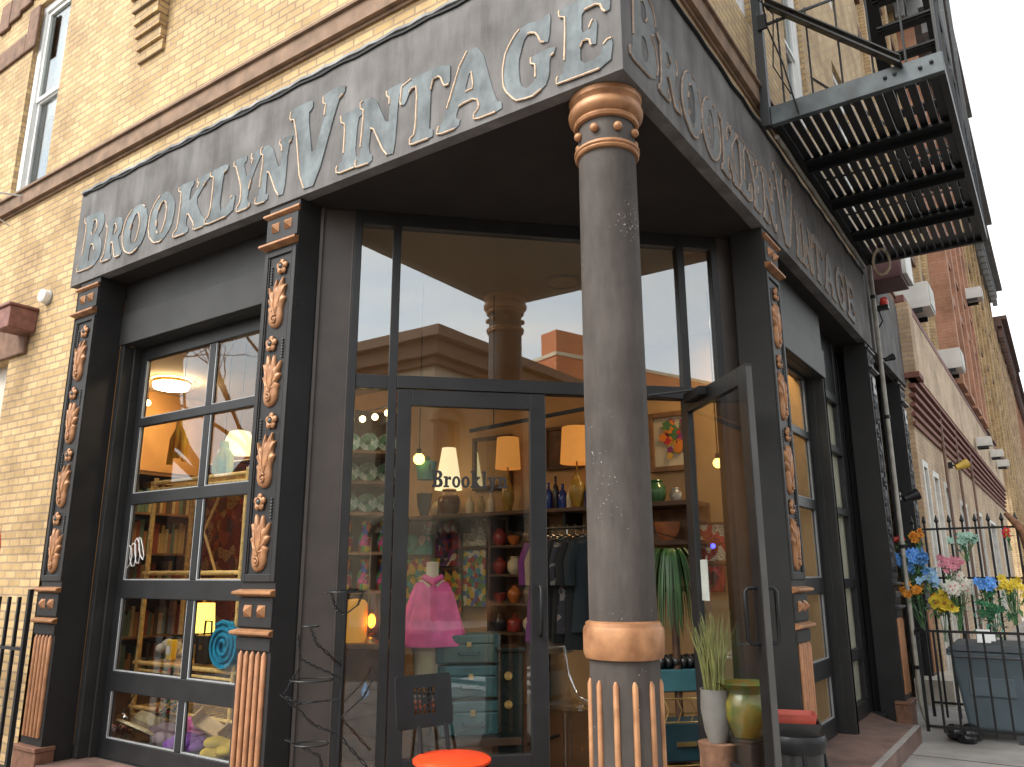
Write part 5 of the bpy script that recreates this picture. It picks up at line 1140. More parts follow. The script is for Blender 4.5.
q = MB(); q.tube([(0, 0, -.25), (0, 0, .155-zt_)], .018, 8); q.lathe([(.16, .153-zt_), (.15, .175-zt_), (.03, .2-zt_)], n=18); q.build('stand', WOODD, t)
# ---- stack of teal trunks
TEAL = mat('teal_leather', (.026, .1, .108), .45, var=.3, scale=7, bump=.15); TEALD = mat('teal_trim', (.02, .06, .065), .4)
def trunk(u0, u1, v0, v1, c, dep, label, m_):
    a = atC(u0, v1, c); b = atC(u1, v0, c); ctr = (a+b)/2; wd = ((b-a).x+(b-a).y)*S2/2; h = b.z-a.z
    t = thing('vintage_trunk', label, 'trunk', (ctr.x, ctr.y, a.z), R(45), 'stacked trunks behind the door'); q = MB(); q.box(-wd, wd, 0, dep, 0, h*.66); q.build('body', m_, t, bevel=.012)
    q = MB(); q.box(-wd, wd, -.002, dep, h*.67, h-.002); q.build('lid', m_, t, bevel=.012)
    for x in (-wd+.03, wd-.03): q = MB(); q.box(x-.025, x+.025, -.006, dep+.004, -.0, h+.002); q.build('strap', TEALD, t, bevel=.003)
    q = MB(); q.box(-.018, .018, -.012, -.003, h*.56, h*.74); q.build('latch', BRASS, t, bevel=.003)
    q = MB(); q.tube([(-wd*.3, -.005, h*.35), (-wd*.28, -.04, h*.33), (wd*.28, -.04, h*.33), (wd*.3, -.005, h*.35)], .01, 6); q.build('handle', TEALD, t)
trunk(436, 501, 634, 664, 2.62, .3, 'small grey green trunk on top of the trunk stack', mat('green_leather', (.065, .11, .095), .5, var=.25, scale=6, bump=.15))
trunk(438, 503, 665, 699, 2.6, .36, 'middle teal trunk of the stack behind the closed door', TEAL)
trunk(440, 505, 700, 737, 2.58, .38, 'lowest teal trunk of the stack behind the closed door', TEAL)
p = atC(472, 738, 2.58)
t = thing('low_bench', 'low dark bench carrying the stack of trunks', 'bench', (p.x, p.y, 0), R(45)); q = MB(); q.box(-.42, .36, -.05, .42, p.z-.05, p.z-.002); q.build('seat', WOODD, t)
for x in (-.38, .32):
    for y in (0, .38): q = MB(); q.box(x-.025, x+.025, y-.025, y+.025, .152, p.z-.051); q.build('leg', WOODD, t)
a = atC(511, 740, 2.55); k = mpp(a); top = atC(511, 652, 2.55).z
t = thing('black_cabinet', 'narrow black lacquer cabinet with brass fittings beside the trunks', 'cabinet', (a.x, a.y, .152), R(45)); q = MB(); q.box(-.095, .095, 0, .3, 0, top-.152); q.build('body', mat('black_lacquer', (.01, .016, .014), .2), t, bevel=.01)
q = MB(); q.box(-.11, .11, -.02, .32, top-.15, top-.12); q.build('top', MATS['black_lacquer'], t, bevel=.006)
for z in (top-.32, top-.52): q = MB(); q.lathe([(.03, 0), (.03, .012), (0, .016)], n=14); o = q.build('emblem', BRASS, t); o.rotation_euler.x = R(90); o.location = (-.02, -.001, z)
# ---- rail of clothes in the open doorway
p0, p1 = atA(540, 529, 3.0), atA(640, 529, 3.0)
t = thing('clothes_rail', 'black clothes rail of dark dresses seen through the open doorway', 'clothes rail'); zr_ = p0.z
q = MB(); q.tube([(p0.x, 3.0, zr_), (p1.x, 3.0, zr_)], .014, 8); q.build('rail', BLK, t)
for x in (p0.x+.02, p1.x-.02): q = MB(); q.tube([(x, 3.0, .16), (x, 3.0, zr_)], .014, 8); q.tube([(x, 2.75, .165), (x, 3.25, .165)], .014, 8); q.build('upright', BLK, t)
def garment(x, m_, label, ln, wd=.2, yaw=60, seed=0):
    rn = random.Random(seed); t = thing('hanging_garment', label, 'garment', (x, 3.0, zr_-.016), R(yaw), 'clothes on the black rail'); n = 28; vs = []; pr = [(.05, -.07), (.62, -.1), (1, -.15), (.92, -.35), (.85, -.55), (1.0, -ln)]
    for r, z in pr:
        for j in range(n):
            a_ = 2*math.pi*j/n; f = 1+(.08*math.sin(a_*5+seed)+.05*math.sin(a_*11))*min(1, -z); vs.append((wd*r*f*math.cos(a_), (.045+.03*(-z))*f*math.sin(a_), z))
    q = MB(); q.add(vs, [(i*n+j, i*n+(j+1) % n, (i+1)*n+(j+1) % n, (i+1)*n+j) for i in range(len(pr)-1) for j in range(n)]); q.build('dress', m_, t, smooth=60)
    for s in (-1, 1): q = MB(); q.tube([(s*wd*.85, 0, -.13), (s*wd*1.15, .01, -.3), (s*wd*1.1, .015, -.5)], [.05, .055, .05], 9); q.build('sleeve', m_, t, smooth=60)
    q = MB(); q.tube([(-wd*.8, 0, -.1), (0, 0, -.045), (wd*.8, 0, -.1)], .008, 5); q.tube([(0, 0, -.045), (0, 0, 0), (.012, 0, .025), (.0, 0, .045)], .004, 5); q.build('hanger', CHROME, t)
BLKC = mat('black_cloth', (.012, .012, .013), .9, var=.4, scale=10); BFL = motley('black_floral', (BLC, BLC, BLC, (.02, .02, .03), (.2, .18, .16), BLC, (.12, .05, .06)), 22)
gs = [(546, mat('purple_cloth', (.16, .02, .16), .8), 'purple dress at the left end of the clothes rail', 1.0), (552, mat('taupe_cloth', (.28, .2, .14), .85), 'taupe coat second on the clothes rail', 1.1), (559, BLKC, 'plain black dress beside the taupe coat', .95), (567, BLKC, 'plain black jacket in the middle of the clothes rail', 1.0), (575, BFL, 'black dress with small flowers on the clothes rail', .92), (583, mat('black_velvet', (.012, .014, .016), .95), 'black velvet dress before the teal one', 1.05), (590, mat('ink_cloth', (.012, .02, .026), .85), 'ink blue dress partly behind the corner column', .9), (632, BLKC, 'black coat at the hidden right end of the clothes rail', 1.0)]
for i, (u, mm, lb, ln) in enumerate(gs): garment(atA(u, 529, 3.0).x, mm, lb, ln, .2, 55+i*4 % 15, i)
# track light rail above the doorway
t = thing('track_rail', 'thin black track rail crossing the ceiling inside the doorway', 'track rail'); q = MB(); a, b = atC(470, 431, 3.6), atC(640, 398, 2.7); q.bar(a, b, .03); q.build('rail', BLK, t)
q = MB()
for f in (.15, .8): c = a.lerp(b, f); q.tube([c, (c.x, c.y, 4.2)], .006, 5)
q.build('hanger', BLK, t)
# clear chair
p = atC(568, 690, 2.75)
CLR = glass('clear_plastic', .12, (.8, .76, .7), False)
t = thing('clear_chair', 'clear plastic chair standing inside the open doorway', 'chair', (p.x, p.y, .152), R(70))
q = MB(); vs = []; n = 9
for j in range(n):
    f = j/(n-1)
    for i in range(7): x = -.2+.4*i/6; y_ = -.2+.4*min(1, f*2); z = .45+(max(0, f-.45)/.55)**1.3*.42; vs.append((x*(1-.15*max(0, f-.5)), y_+.1*max(0, f-.5)+.04*abs(x)*0, z+.02*(abs(x)/.2)**2))
q.add(vs, [(j*7+i, j*7+i+1, (j+1)*7+i+1, (j+1)*7+i) for j in range(n-1) for i in range(6)]); q.build('seat', CLR, t, smooth=60)
for x in (-.18, .18):
    for y in (-.18, .2): q = MB(); q.tube([(x, y, .45), (x*1.15, y*1.15, 0)], [.018, .014], 8); q.build('leg', CLR, t, smooth=60)
q = MB(); q.tube([(-.17, .25, .87), (-.19, .22, .66), (-.2, .12, .5), (-.2, -.1, .46)], .012, 7); q.tube([(.17, .25, .87), (.19, .22, .66), (.2, .12, .5), (.2, -.1, .46)], .012, 7); q.tube([(-.17, .25, .87), (.17, .25, .87)], .012, 7); q.build('rim', glass('clear_rim', .35, (.9, .88, .84), False), t, smooth=60)
# brass garment cart to the right of the column
p = atC(676, 700, 2.35)
t = thing('brass_cart', 'thin brass wire cart with dark teal box right of the corner column', 'cart', (p.x, p.y, .152), R(45)); zc = p.z-.152
for z in (zc+.03, zc-.13, .12):
    q = MB(); q.tube([(-.22, -.15, z), (.3, -.15, z), (.3, .2, z), (-.22, .2, z)], .007, 6, closed=True); q.build('rail', BRASS, t)
for x, y in ((-.22, -.15), (.3, -.15), (.3, .2), (-.22, .2)): q = MB(); q.tube([(x, y, 0), (x, y, zc+.1)], .008, 6); q.ball((x, y, zc+.11), .014, 8, 5); q.build('post', BRASS, t)
for i in range(5): q = MB(); x = -.15+i*.1; q.tube([(x, -.15, zc+.03), (x+.03, -.155, zc-.05), (x, -.15, zc-.13)], .005, 5); q.build('scroll', BRASS, t)
t = thing('teal_case', 'dark teal case standing inside the brass cart', 'case', (p.x, p.y, .152), R(45)); q = MB(); q.box(-.18, .27, -.1, .16, .13, zc-.14); q.build('body', mat('dark_teal_case', (.012, .035, .045), .4), t, bevel=.015); q = MB(); q.box(-.05, .1, -.115, -.101, zc-.3, zc-.27); q.build('handle', BRASS, t)
p = atC(674, 678, 2.5)
t = thing('teal_crate', 'teal painted open crate above the brass cart', 'crate', p, R(45)); q = MB(); q.box(-.25, .25, 0, .28, -.1, .06); q.build('body', mat('teal_paint', (.04, .13, .15), .5), t, bevel=.008)
t = thing('leather_cushion', 'black pleated leather cushion lying on the teal crate', 'cushion', p+Vector((0, .1, .061)), R(45)); q = MB()
for i in range(8): q.ball((-.21+i*.06, .04, .05), .062, 10, 6, (.62, 1.7, .9))
q.build('cushion', mat('black_leather', (.015, .015, .016), .3, var=.3), t, smooth=70)
strap_plant('spider_plant', 'green spider plant with long drooping leaves beside the corner column', atC(671, 556, 2.55), 190, .74, 1.0, .013, PLG, (.07, .12, BLK), 8, .62)
t = thing('plant_pedestal', 'dark pedestal holding up the spider plant', 'pedestal', (*atC(672, 560, 2.55).xy, .152)); zz = atC(672, 560, 2.55).z-.2-.152; q = MB(); q.lathe([(.14, 0), (.12, .05), (.03, .1), (.03, zz-.06), (.12, zz-.03), (.12, zz)], n=16); q.build('body', WOODD, t, smooth=35)

# ---- left window: rattan shelf and goods
YR = 1.0
xl, xr = atA(140, 640, YR).x, atA(236, 640, YR).x; z2, z3, z1_ = atA(185, 573, YR).z, atA(185, 480, YR).z, atA(180, 667, YR).z
t = thing('rattan_shelf', 'tall rattan shelf with crossed side canes inside the left shop window', 'shelf')
for x in (xl, xr):
    for y in (YR, YR+.42): q = MB(); q.tube([(x, y, .155), (x, y, z3+.05)], .024, 8); q.build('post', RATTAN, t, smooth=60)
for z in (z1_, z2, z3, .42):
    q = MB()
    for y in (YR, YR+.42): q.tube([(xl-.06, y, z), (xr+.06, y, z)], .02, 8); q.tube([(xl, y, z-.06), (xr, y, z-.06)], .013, 6)
    for i in range(14): x = xl+(xr-xl)*i/13; q.tube([(x, YR, z), (x, YR+.42, z)], .009, 5)
    q.build('shelf', RATTAN, t, smooth=60)
for za, zb in ((z1_, z2), (z2, z3)):
    q = MB()
    for f0, f1 in ((0, .5), (.5, 0)): q.tube([(xl+(xr-xl)*f0*.7, YR+.41, za), (xl+(xr-xl)*f1*.7, YR+.41, zb-.05)], .014, 6)
    q.tube([(xl+.02, YR, za+.02), (xl+.12, YR, za-.01)], .012, 6)
    q.build('cross_cane', RATTAN, t, smooth=60)
def sit(u, v, y=YR+.15): return atA(u, v, y)
def box_thing(name, label, cat, u, wpx, z, hpx, m_, y=YR+.12, dep=.16, rz=0, extra=None):
    p = atA(u, 600, y); k = mpp(p); t = thing(name, label, cat, (p.x, y, z), R(rz)); q = MB(); h = hpx*k; q.box(-wpx*k/2, wpx*k/2, 0, dep, .001, h); q.build('body', m_, t, bevel=.012)
    if extra: extra(t, wpx*k/2, h)
    return t
def tin_top(t, w_, h): q = MB(); q.box(-w_*.6, w_*.6, .03, .12, h, h+.04); q.build('cap', BLK, t); q = MB(); q.box(-w_*.8, w_*.8, -.003, -.0005, h*.3, h*.7); q.build('label_panel', WHITE, t)
box_thing('yellow_tin', 'yellow tin with dark cap on the middle tier of the rattan shelf', 'tin', 173, 8, z1_+.02, 20, mat('yellow_tin_paint', (.75, .5, .03), .4), extra=tin_top, dep=.07)
def bag_handle(t, w_, h): q = MB(); q.tube([(-w_*.6, .06, h), (-w_*.5, .06, h+.12), (w_*.5, .06, h+.12), (w_*.6, .06, h)], .01, 6); q.build('handle', BLK, t, smooth=60); q = MB(); q.box(-.02, .02, -.006, -.0005, h*.5, h*.65); q.build('clasp', BRASS, t)
box_thing('black_handbag', 'black leather handbag beside the rolled turquoise blanket', 'handbag', 205, 20, z1_+.02, 27, mat('bag_leather', (.015, .013, .013), .4), dep=.14, extra=bag_handle)
p = sit(164, 660); t = thing('canvas_bag', 'crumpled cream canvas bag left of the yellow tin', 'bag', (p.x, p.y, z1_+.022)); q = MB(); rn = random.Random(2)
for i in range(7): q.ball((rn.uniform(-.06, .06), rn.uniform(0, .12), rn.uniform(.05, .16)), rn.uniform(.05, .075), 9, 6, (1, 1, .8))
q.build('bag', mat('cream_canvas', (.55, .5, .42), .9, bump=.4, scale=20), t, smooth=50)
p = sit(229, 645, YR-.0); k = mpp(p); t = thing('rolled_blanket', 'rolled turquoise blanket at the right of the rattan shelf', 'blanket', (p.x, YR-.05, z1_+.024)); q = MB(); rr = 22*k
sp = [((.03+rr*.92*a/50)*math.cos(a*.42), (.03+rr*.92*a/50)*math.sin(a*.42)) for a in range(51)]
vs = [(x, 0, z+rr) for x, z in sp]+[(x, .4, z+rr) for x, z in sp]+[(x*.9, 0, z*.9+rr) for x, z in sp]
q.add(vs, [(i, i+1, 51+i+1, 51+i) for i in range(50)]+[(i, i+1, 102+i+1, 102+i) for i in range(50)])
q.lathe([(rr, -.4), (rr, 0), (rr*.96, .012), (rr*.8, .0), (0, -.01)], (0, 0, 0), 28, caps=False); 
for i in range(len(q.v)-28*5, len(q.v)): x, y_, z = q.v[i]; q.v[i] = (x, -z, y_+rr)
for a in range(0, 46): pass
q.tube([(x, -.012, z+rr) for x, z in sp], .018, 5)
q.build('blanket', mat('turquoise_wool', (.0, .2, .34), .9, var=.3, scale=20, bump=.4), t, smooth=60)
p = sit(240, 655, YR+.02); t = thing('maroon_cushion', 'dark red cushion wedged beside the turquoise blanket', 'cushion', (p.x+.09, YR+.02, z1_+.024)); q = MB(); q.ball((0, .1, .15), .15, 14, 9, (.5, .9, 1)); q.build('cushion', mat('maroon_cloth', (.2, .01, .03), .85), t, smooth=70)
p = sit(201, 612, YR+.2); t = table_lamp((p.x, YR+.22, z1_+.022), .52, .12, 'small lit lamp with square yellow shade on the rattan shelf', DRUM, SH_Y, BRASS, .5, lit=BULBY)
# lower tier and floor of the window
p = sit(143, 742, .78); k = mpp(p); zf = p.z-.02
t = thing('display_platform', 'low dark display platform filling the bottom of the left window', 'platform'); q = MB(); q.box(-5.3, -3.1, .56, .97, .153, zf); q.build('body', WOODD, t)
t = thing('straw_hat', 'cream straw hat resting in the bottom left window pane', 'hat', (p.x, .76, zf+.002)); q = MB(); q.lathe([(.24, .0), (.235, .02), (.13, .035), (.125, .1), (.1, .15), (0, .16)], n=26, caps=False, wob=.03); q.build('hat', mat('straw', (.58, .47, .3), .9, var=.2, scale=40, bump=.3), t, smooth=50); q = MB(); q.lathe([(.134, .037), (.131, .07)], n=26, caps=False); q.build('band', mat('hat_band', (.3, .22, .15), .8), t); t.rotation_euler = (R(-28), R(6), 0); t.location.z += .1
p = sit(122, 718, .8); t = thing('metal_fish', 'silver fish shaped ornament hanging in the bottom left pane', 'ornament', p); q = MB(); q.ball((0, 0, 0), .07, 14, 8, (1.3, .4, .6)); q.add([(.08, 0, 0), (.15, .0, .06), (.13, 0, 0), (.15, 0, -.05)], ((0, 1, 2), (0, 2, 3))); q.tube([(0, 0, .04), (.12, .05, .25), (.2, .1, .3)], .006, 5); q.build('fish', CHROME, t, smooth=60)
p = sit(118, 745, .7); t = thing('tangled_cord', 'tangle of red and white cord in the bottom left pane', 'cord', (p.x, .7, zf+.03)); rn = random.Random(6); q = MB(); q.tube([(rn.uniform(-.14, .14), rn.uniform(-.06, .1), rn.uniform(0, .12)) for i in range(30)], .009, 5); q.build('cord', mat('cord_red_white', (.5, .06, .08), .7, col2=(.75, .72, .7), scale=25), t, smooth=60)
def cloth_heap(u, y, label, m_, r=.13, sc=(1.3, 1, .6), seed=0, dz=0):
    p = sit(u, 745, y); rn = random.Random(seed); t = thing('folded_cloth', label, 'cloth', (p.x, y, zf+.002+dz), 0, 'cloths heaped in the window'); q = MB()
    for i in range(6): q.ball((rn.uniform(-.1, .1), rn.uniform(-.04, .08), .03+rn.uniform(0, .1)), r*rn.uniform(.5, .8), 10, 7, sc)
    q.build('cloth', m_, t, smooth=50)
cloth_heap(166, .85, 'mauve grey cloth behind the straw hat', mat('mauve_cloth', (.2, .13, .16), .9, bump=.3), .15, seed=1)
cloth_heap(186, .72, 'purple cloth in the bottom right window pane', mat('violet_cloth', (.12, .03, .2), .9, bump=.3), .15, seed=2)
cloth_heap(196, .88, 'pink cloth on the purple cloth', mat('rose_cloth', (.5, .1, .25), .9, bump=.3), .1, seed=3, dz=.1)
cloth_heap(222, .75, 'yellow cloth at the right of the window heap', mat('mustard_cloth', (.5, .33, .04), .9, bump=.3), .12, seed=4)
p = sit(216, 735, .9); t = thing('cigar_box', 'open pale wooden box tilted in the bottom right pane', 'box', (p.x, .86, zf+.2), R(20)); q = MB(); q.box(-.16, .16, -.06, .06, 0, .025); q.box(-.16, -.145, -.06, .06, .026, .1); q.box(.145, .16, -.06, .06, .026, .1); o = q.build('box', mat('pale_wood', (.45, .27, .12), .6, var=.2, scale=10), t, bevel=.004); t.rotation_euler = (R(35), R(18), R(10))
p = sit(150, 715, .95); t = thing('beaded_garland', 'dark beaded garland with red and green beads in the lower window', 'garland', (p.x+.25, .95, zf+.62)); rn = random.Random(8); q = MB()
for i in range(70): q.mi = rn.randrange(3); q.ball((rn.gauss(0, .05), rn.gauss(0, .03), -rn.uniform(0, .42)), .014, 6, 4)
q.build('beads', [mat('bead_green', (.03, .16, .08), .2), mat('bead_red', (.35, .03, .03), .2), mat('bead_dark', (.03, .02, .02), .2)], t); q = MB(); q.tube([(0, 0, -.1), (0, 0, z1_-.08-zf-.62)], .004, 4); q.build('string', BLK, t)
# upper panes: hanging things
def hang(u, v, y, name, label, cat, parts, top=4.2):
    p = atA(u, v, y); t = thing(name, label, cat, p)
    for pn, fn, m_ in parts: q = MB(); fn(q); q.build(pn, m_, t, smooth=50)
    q = MB(); q.tube([(0, 0, .0), (0, 0, top-p.z)], .004, 4); q.build('hanging_wire', BLK, t); return t
def kite(q):
    q.tube([(0, 0, .1), (.02, 0, -.1), (-.02, 0, -.3)], [.04, .06, .03], 8); q.tube([(0, 0, .05), (-.1, 0, -.1), (-.14, 0, -.36)], [.03, .04, .03], 7); q.tube([(0, 0, .05), (.1, 0, -.05), (.12, 0, -.34)], [.03, .04, .03], 7)
hang(180, 430, 1.35, 'paper_streamer', 'orange and yellow paper streamer hanging in the second row of panes', 'streamer', [('streamer', kite, mat('orange_paper', (.75, .25, .02), .7, col2=(.8, .55, .05), scale=6))])
hang(224, 452, 1.3, 'paper_streamer', 'green and teal paper streamer hanging beside the cream pendant shade', 'streamer', [('streamer', kite, mat('green_paper', (.04, .3, .2), .7, col2=(.5, .45, .05), scale=6))])
hang(240, 432, 1.5, 'pendant_lamp', 'cream pendant lamp shade hanging in the second row of panes', 'lamp', [('lamp_shade', lambda q: q.lathe([(.2, -.22), (.19, -.2), (.1, 0), (.02, .02)], n=22, caps=False), SH_C), ('bulb', lambda q: q.ball((0, 0, -.18), .04, 10, 7), BULB)])
hang(148, 378+22, 2.6, 'pendant_bulb', 'small bare lit bulb hanging left of the flush ceiling light', 'lamp', [('bulb', lambda q: q.ball((0, 0, -.04), .045, 10, 7), BULB)])
# back of the window bay: dark shelving with bric a brac to fill the depth
t = thing('tall_bookcase', 'tall dark bookcase on the side wall seen through the left window', 'bookcase', (-8.98, 1.0, .152), R(90))
q = MB(); q.box(0, 3.2, -.02, 0.0, 0, 2.9); q.build('back_panel', WOODD, t)
for i in range(6): q = MB(); q.box(0, 3.2, -.35, -.021, .1+i*.54, .13+i*.54); q.build('shelf', WOODM, t)
rn = random.Random(21); BK = [mat('spine_%d' % i, c, .7, var=.2) for i, c in enumerate(((.25, .06, .04), (.08, .05, .03), (.4, .3, .15), (.1, .16, .12), (.3, .14, .05)))]
for i in range(5):
    q = MB(); x = .05
    while x < 3.1:
        wd = rn.uniform(.03, .06); q.mi = rn.randrange(5); q.box(x, x+wd, -.28, -.06, .131+i*.54, .131+i*.54+rn.uniform(.25, .45)); x += wd+.004
    o = q.build('books', BK, t); o['kind'] = 'stuff'
# dark red hanging rugs behind the rattan shelf
t = thing('patterned_rug', 'dark red patterned rug hanging behind the rattan shelf', 'rug', (-6.2, 2.6, .9)); n = 24
q = MB(); vs = [(-1.1+2.6*i/n, .03*math.sin(i*.9), z) for z in (0, 2.05) for i in range(n+1)]; vs += [(x, y_+.012, z) for x, y_, z in vs]; k_ = n+1
q.add(vs, [(i, i+1, k_+i+1, k_+i) for i in range(n)]+[(2*k_+i+1, 2*k_+i, 3*k_+i, 3*k_+i+1) for i in range(n)]); q.build('rug', motley('rug_print', ((.22, .03, .025), (.3, .06, .04), (.1, .03, .04), (.35, .2, .1), (.18, .02, .02)), 9), t, smooth=60); q = MB(); q.tube([(-1.2, 0, 2.06), (1.6, 0, 2.06)], .02, 6); q.tube([(-1.15, 0, 2.06), (-1.15, 0, 3.3)], .005, 4); q.tube([(1.55, 0, 2.06), (1.55, 0, 3.3)], .005, 4); q.build('rod', WOODD, t)
# scratched tag on the pane
q = MB(); rn = random.Random(4); c = atA(135, 556, .449)
for k in range(4): q.tube([(c.x-.1+.06*k+.05*math.cos(a*.9+k), .452, c.z+.02*k+.1*math.sin(a*.9+k*.7)+rn.uniform(-.02, .02)) for a in range(8)], .004, 4)
q.build('scratched_tag', mat('etched_white', (.6, .6, .6), .7), BLD)

# ================================================================== ON THE STEP OUTSIDE
# cafe chair
p = atZ(452, 759, .62)
t = thing('metal_chair', 'black metal chair with pierced backrest and red round seat by the door', 'chair', (p.x, p.y, .152), R(72))
REDS = mat('red_seat', (.72, .055, .012), .35, var=.08)
q = MB(); q.lathe([(0, .445), (.19, .445), (.215, .455), (.215, .468), (.2, .478), (0, .482)], n=32, caps=False); q.build('seat', REDS, t, smooth=40)
q = MB(); q.lathe([(.2, .425), (.21, .444), (.18, .444), (.18, .425)], n=28, caps=False); q.build('seat_ring', BLK, t, smooth=40)
hole = []; hw, hh_, z0b = .165, .12, .72
def rrect(cx, cz, w_, h, r=.02): return [(cx+sx*(w_-r)+r*math.cos(a), cz+sz*(h-r)+r*math.sin(a)) for sx, sz, a0 in ((1, -1, -90), (1, 1, 0), (-1, 1, 90), (-1, -1, 180)) for a in (R(a0), R(a0+45), R(a0+90))]
q = MB(); zc = .74; rings = [rrect(0, zc, .19, .145)]
gx = .03
for i in range(-2, 3):
    for j in range(-2, 3):
        if (i, j) == (0, 0) or (abs(i) == 2 and abs(j) == 2 and (i+j) % 4 == 0 and False): continue
        w_ = .0105 if (i+j) % 2 else .0125; rings.append(list(reversed(rrect(i*gx, zc+j*gx, w_, w_, .004))))
q.prism(rings, -.005, .005); o = q.build('backrest', BLK, t, bevel=0); o.location = (0, .2, 0); o.rotation_euler.x = R(-8)
for s in (-1, 1):
    q = MB(); q.bar((s*.09, .205, .62), (s*.09, .17, .44), .03, .012); q.build('back_support', BLK, t)
    for yy in (-.14, .15): q = MB(); q.tube([(s*.13, yy, .43), (s*.2, yy*1.35, 0)], .013, 8); q.build('leg', BLK, t, smooth=60)
# twisted wire plant stand
p = atC(328, 760, 1.72)
t = thing('wire_candle_stand', 'tall black twisted wire candle stand with curling arms by the entrance panel', 'stand', (p.x, p.y, .152), R(45)); zt = atC(345, 592, 1.72).z-.152
q = MB(); q.tube([(.06, 0, 0), (.06, 0, zt*.5), (.065, 0, zt)], .012, 8); q.build('pole', BLK, t, smooth=60)
def twist(pts, r=.004):
    q = MB(); P = [Vector(a) for a in pts]; o = []
    for i in range(len(P)-1):
        for k in range(8): o.append(P[i].lerp(P[i+1], k/8))
    o.append(P[-1])
    for ph in (0, math.pi): q.tube([c+Vector((.007*math.cos(i*1.3+ph), .008*math.sin(i*1.3+ph), .004*math.cos(i*1.3+ph))) for i, c in enumerate(o)], r, 5)
    return q
for i, pts in enumerate((
  [(-.06, -.03, zt), (.05, 0, zt+.01), (.19, .03, zt)], [(-.03, 0, zt), (0, 0, zt-.1), (.06, 0, zt-.14), (.14, 0, zt-.08), (.17, 0, zt)],
  [(-.22, 0, zt-.26), (-.2, 0, zt-.4), (-.1, 0, zt-.45), (.06, 0, zt-.52)], [(-.2, 0, zt-.45), (-.28, 0, zt-.6), (-.2, 0, zt-.66), (.06, 0, zt-.64)],
  [(-.3, 0, zt-.6), (-.1, 0, zt-.78), (.06, 0, zt-.85), (.26, 0, zt-1.06)], [(-.25, -.05, zt-.85), (-.05, -.05, zt-.95), (.0, 0, zt-1.15), (.04, 0, zt-1.3)],
  [(.06, 0, zt-.45), (-.1, -.1, zt-.3), (-.14, -.1, zt-.2)], [(.06, 0, zt-.75), (.2, -.05, zt-.62), (.25, -.05, zt-.52)])):
    twist(pts).build('arm', BLK, t, smooth=60)
for i, (x, y, z, r) in enumerate(((.05, 0, zt, .11), (-.12, -.03, zt-.52, .13), (-.1, -.06, zt-.88, .1), (-.14, -.1, zt-.2, .05))):
    q = MB(); q.tube([(x+r*math.cos(a*.393), y+r*.8*math.sin(a*.393), z) for a in range(16)], .0045, 5, closed=True); q.build('candle_ring', BLK, t, smooth=60)
for s in range(3): a = s*2.09+.4; q = MB(); q.tube([(.06, 0, .12), (.06+.12*math.cos(a), .12*math.sin(a), .1), (.06+.24*math.cos(a), .24*math.sin(a), .012)], .012, 7); q.build('foot', BLK, t, smooth=60)
# pots beyond the open door leaf
def pw(a, c, z=.152): return W(a, c, z)
PA = atC(718, 742, 1.62); p = Vector((PA.x, PA.y, .152)); k = mpp(PA); zb = PA.z
t = thing('wood_stump', 'rough brown wooden stump pedestal behind the open glass door', 'stump', p); q = MB(); q.lathe([(.14, 0), (.125, .1), (.12, zb*.6), (.13, zb-.152)], n=18, wob=.05); q.build('stump', mat('stump_wood', (.16, .08, .045), .85, var=.4, scale=14, bump=.5), t, smooth=40)
t = thing('grass_vase', 'pale grey vase of tall dry grass standing on the wooden stump', 'vase', (p.x, p.y, zb+.001)); h = 50*k
q = MB(); q.lathe(sc_prof([(0, 0), (.6, 0), (.8, .2), (1, .6), (.95, .95), (1, 1), (.9, 1), (.8, .6), (0, .3)], .1, h), n=22, caps=False); q.build('vase', mat('grey_glaze', (.17, .165, .15), .35, var=.15), t, smooth=45)
q = MB(); rn = random.Random(12)
for i in range(90):
    a = rn.uniform(0, 6.28); r0 = rn.uniform(0, .06); x, y_ = r0*math.cos(a), r0*math.sin(a); l = rn.uniform(.3, .5); dx, dy = rn.gauss(0, .05), rn.gauss(0, .05)
    q.tube([(x, y_, h*.6), (x*1.3+dx*.4, y_*1.3+dy*.4, h+l*.5), (x*1.5+dx, y_*1.5+dy, h+l)], [.003, .003, .0012], 3)
q.build('grass', mat('dry_grass', (.2, .21, .07), .8, var=.4, scale=10), t)
PB = atC(748, 736, 1.55); zb2 = PB.z
t = thing('pot_stand', 'black metal drum stand carrying the green and yellow pot', 'stand', (PB.x, PB.y, .152)); q = MB(); q.lathe([(.12, 0), (.115, .02), (.115, zb2-.18), (.125, zb2-.17), (.125, zb2-.153)], n=24); q.build('drum', BLK, t, smooth=40)
t = thing('glazed_pot', 'green and yellow drip glazed pot with flared rim behind the open door', 'pot', (PB.x, PB.y, zb2)); k = mpp(PB); h = 50*k
q = MB(); q.lathe([(0, 0), (.09, 0), (.1, .02), (.155, h*.4), (.15, h*.65), (.12, h*.82), (.135, h*.9), (.18, h), (.17, h), (.11, h*.8), (0, h*.3)], n=26, caps=False, wob=.015)
DG = mat('drip_glaze', (.05, .1, .022), .25, col2=(.27, .14, .02), scale=7); q.build('pot', DG, t, smooth=50)
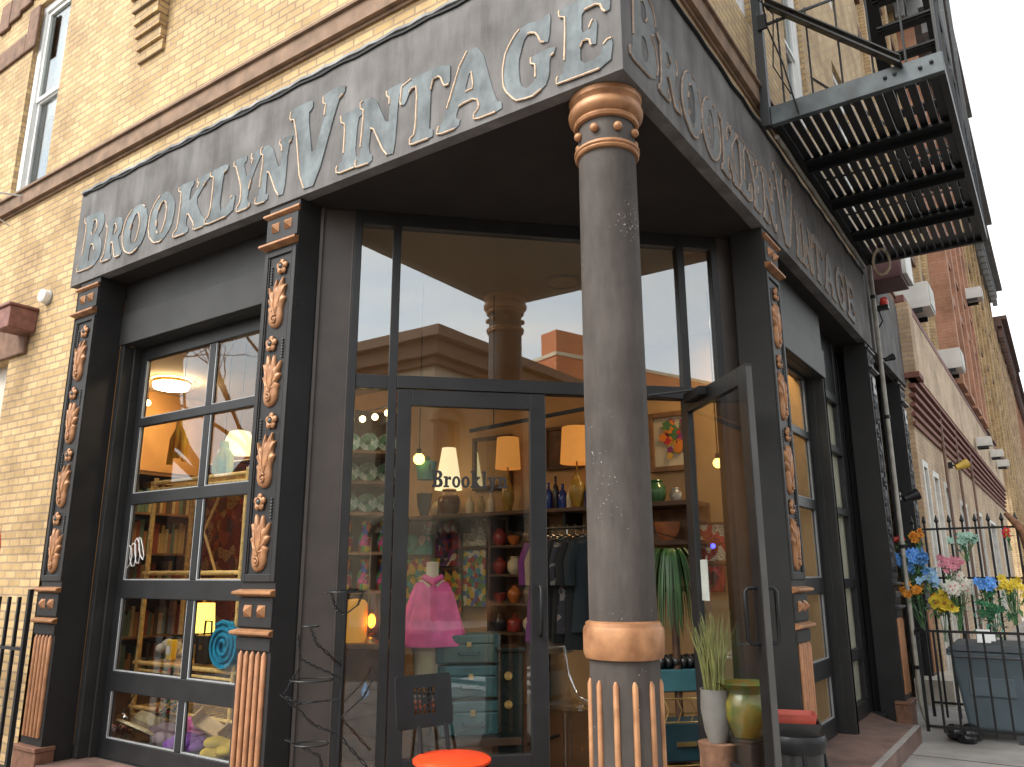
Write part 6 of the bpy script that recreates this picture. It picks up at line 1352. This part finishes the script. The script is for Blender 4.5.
q = MB(); q.lathe([(.125, h*.84), (.14, h*.91), (.186, h*1.01)], n=26, caps=False, wob=.04); q.build('rim', mat('green_rim_glaze', (.09, .15, .03), .2), t, smooth=50)
PC = atB(796, 733, .1); zc = PC.z
t = thing('black_stool', 'black round metal stool with bent legs before the copper reeded pilaster', 'stool', (PC.x, PC.y, 0)); k = mpp(PC)
q = MB(); q.lathe([(.16, zc-.1), (.175, zc-.06), (.175, zc-.02), (.165, zc)], n=26); q.build('seat', BLK, t, smooth=40)
for i in range(4): a = R(30+90*i); q = MB(); q.tube([(.15*math.cos(a), .15*math.sin(a), zc-.05), (.18*math.cos(a), .18*math.sin(a), zc*.5), (.24*math.cos(a), .24*math.sin(a), .012)], .012, 7); q.build('leg', BLK, t, smooth=60)
q = MB(); q.lathe([(.15, .0), (.15, zc-.101)], n=22, caps=False); q.build('drum', mat('drum_black', (.02, .02, .02), .3), t, smooth=40)
def tray(loc, wd, dp, h, name, label, m_):
    t = thing(name, label, 'tray', loc, R(20)); q = MB(); q.box(-wd, wd, -dp, dp, 0, .012); q.build('base', m_, t)
    for a_, b_ in (((-wd, -dp), (wd, -dp)), ((wd, -dp), (wd, dp)), ((wd, dp), (-wd, dp)), ((-wd, dp), (-wd, -dp))):
        q = MB(); q.add([(a_[0], a_[1], .001), (b_[0], b_[1], .001), (b_[0]*1.2, b_[1]*1.2, h), (a_[0]*1.2, a_[1]*1.2, h), (a_[0]*.94, a_[1]*.94, .013), (b_[0]*.94, b_[1]*.94, .013), (b_[0]*1.13, b_[1]*1.13, h), (a_[0]*1.13, a_[1]*1.13, h)], ((0, 1, 2, 3), (5, 4, 7, 6), (3, 2, 6, 7))); q.build('wall', m_, t)
tray((PC.x, PC.y, zc+.002), .12, .1, .07, 'black_tray', 'black plastic tray on the black stool', mat('tray_black', (.02, .02, .02), .4))
tray((PC.x-.01, PC.y, zc+.018), .11, .085, .1, 'red_tray', 'red plastic tray stacked in the black one', mat('tray_red', (.28, .045, .03), .45, var=.3))
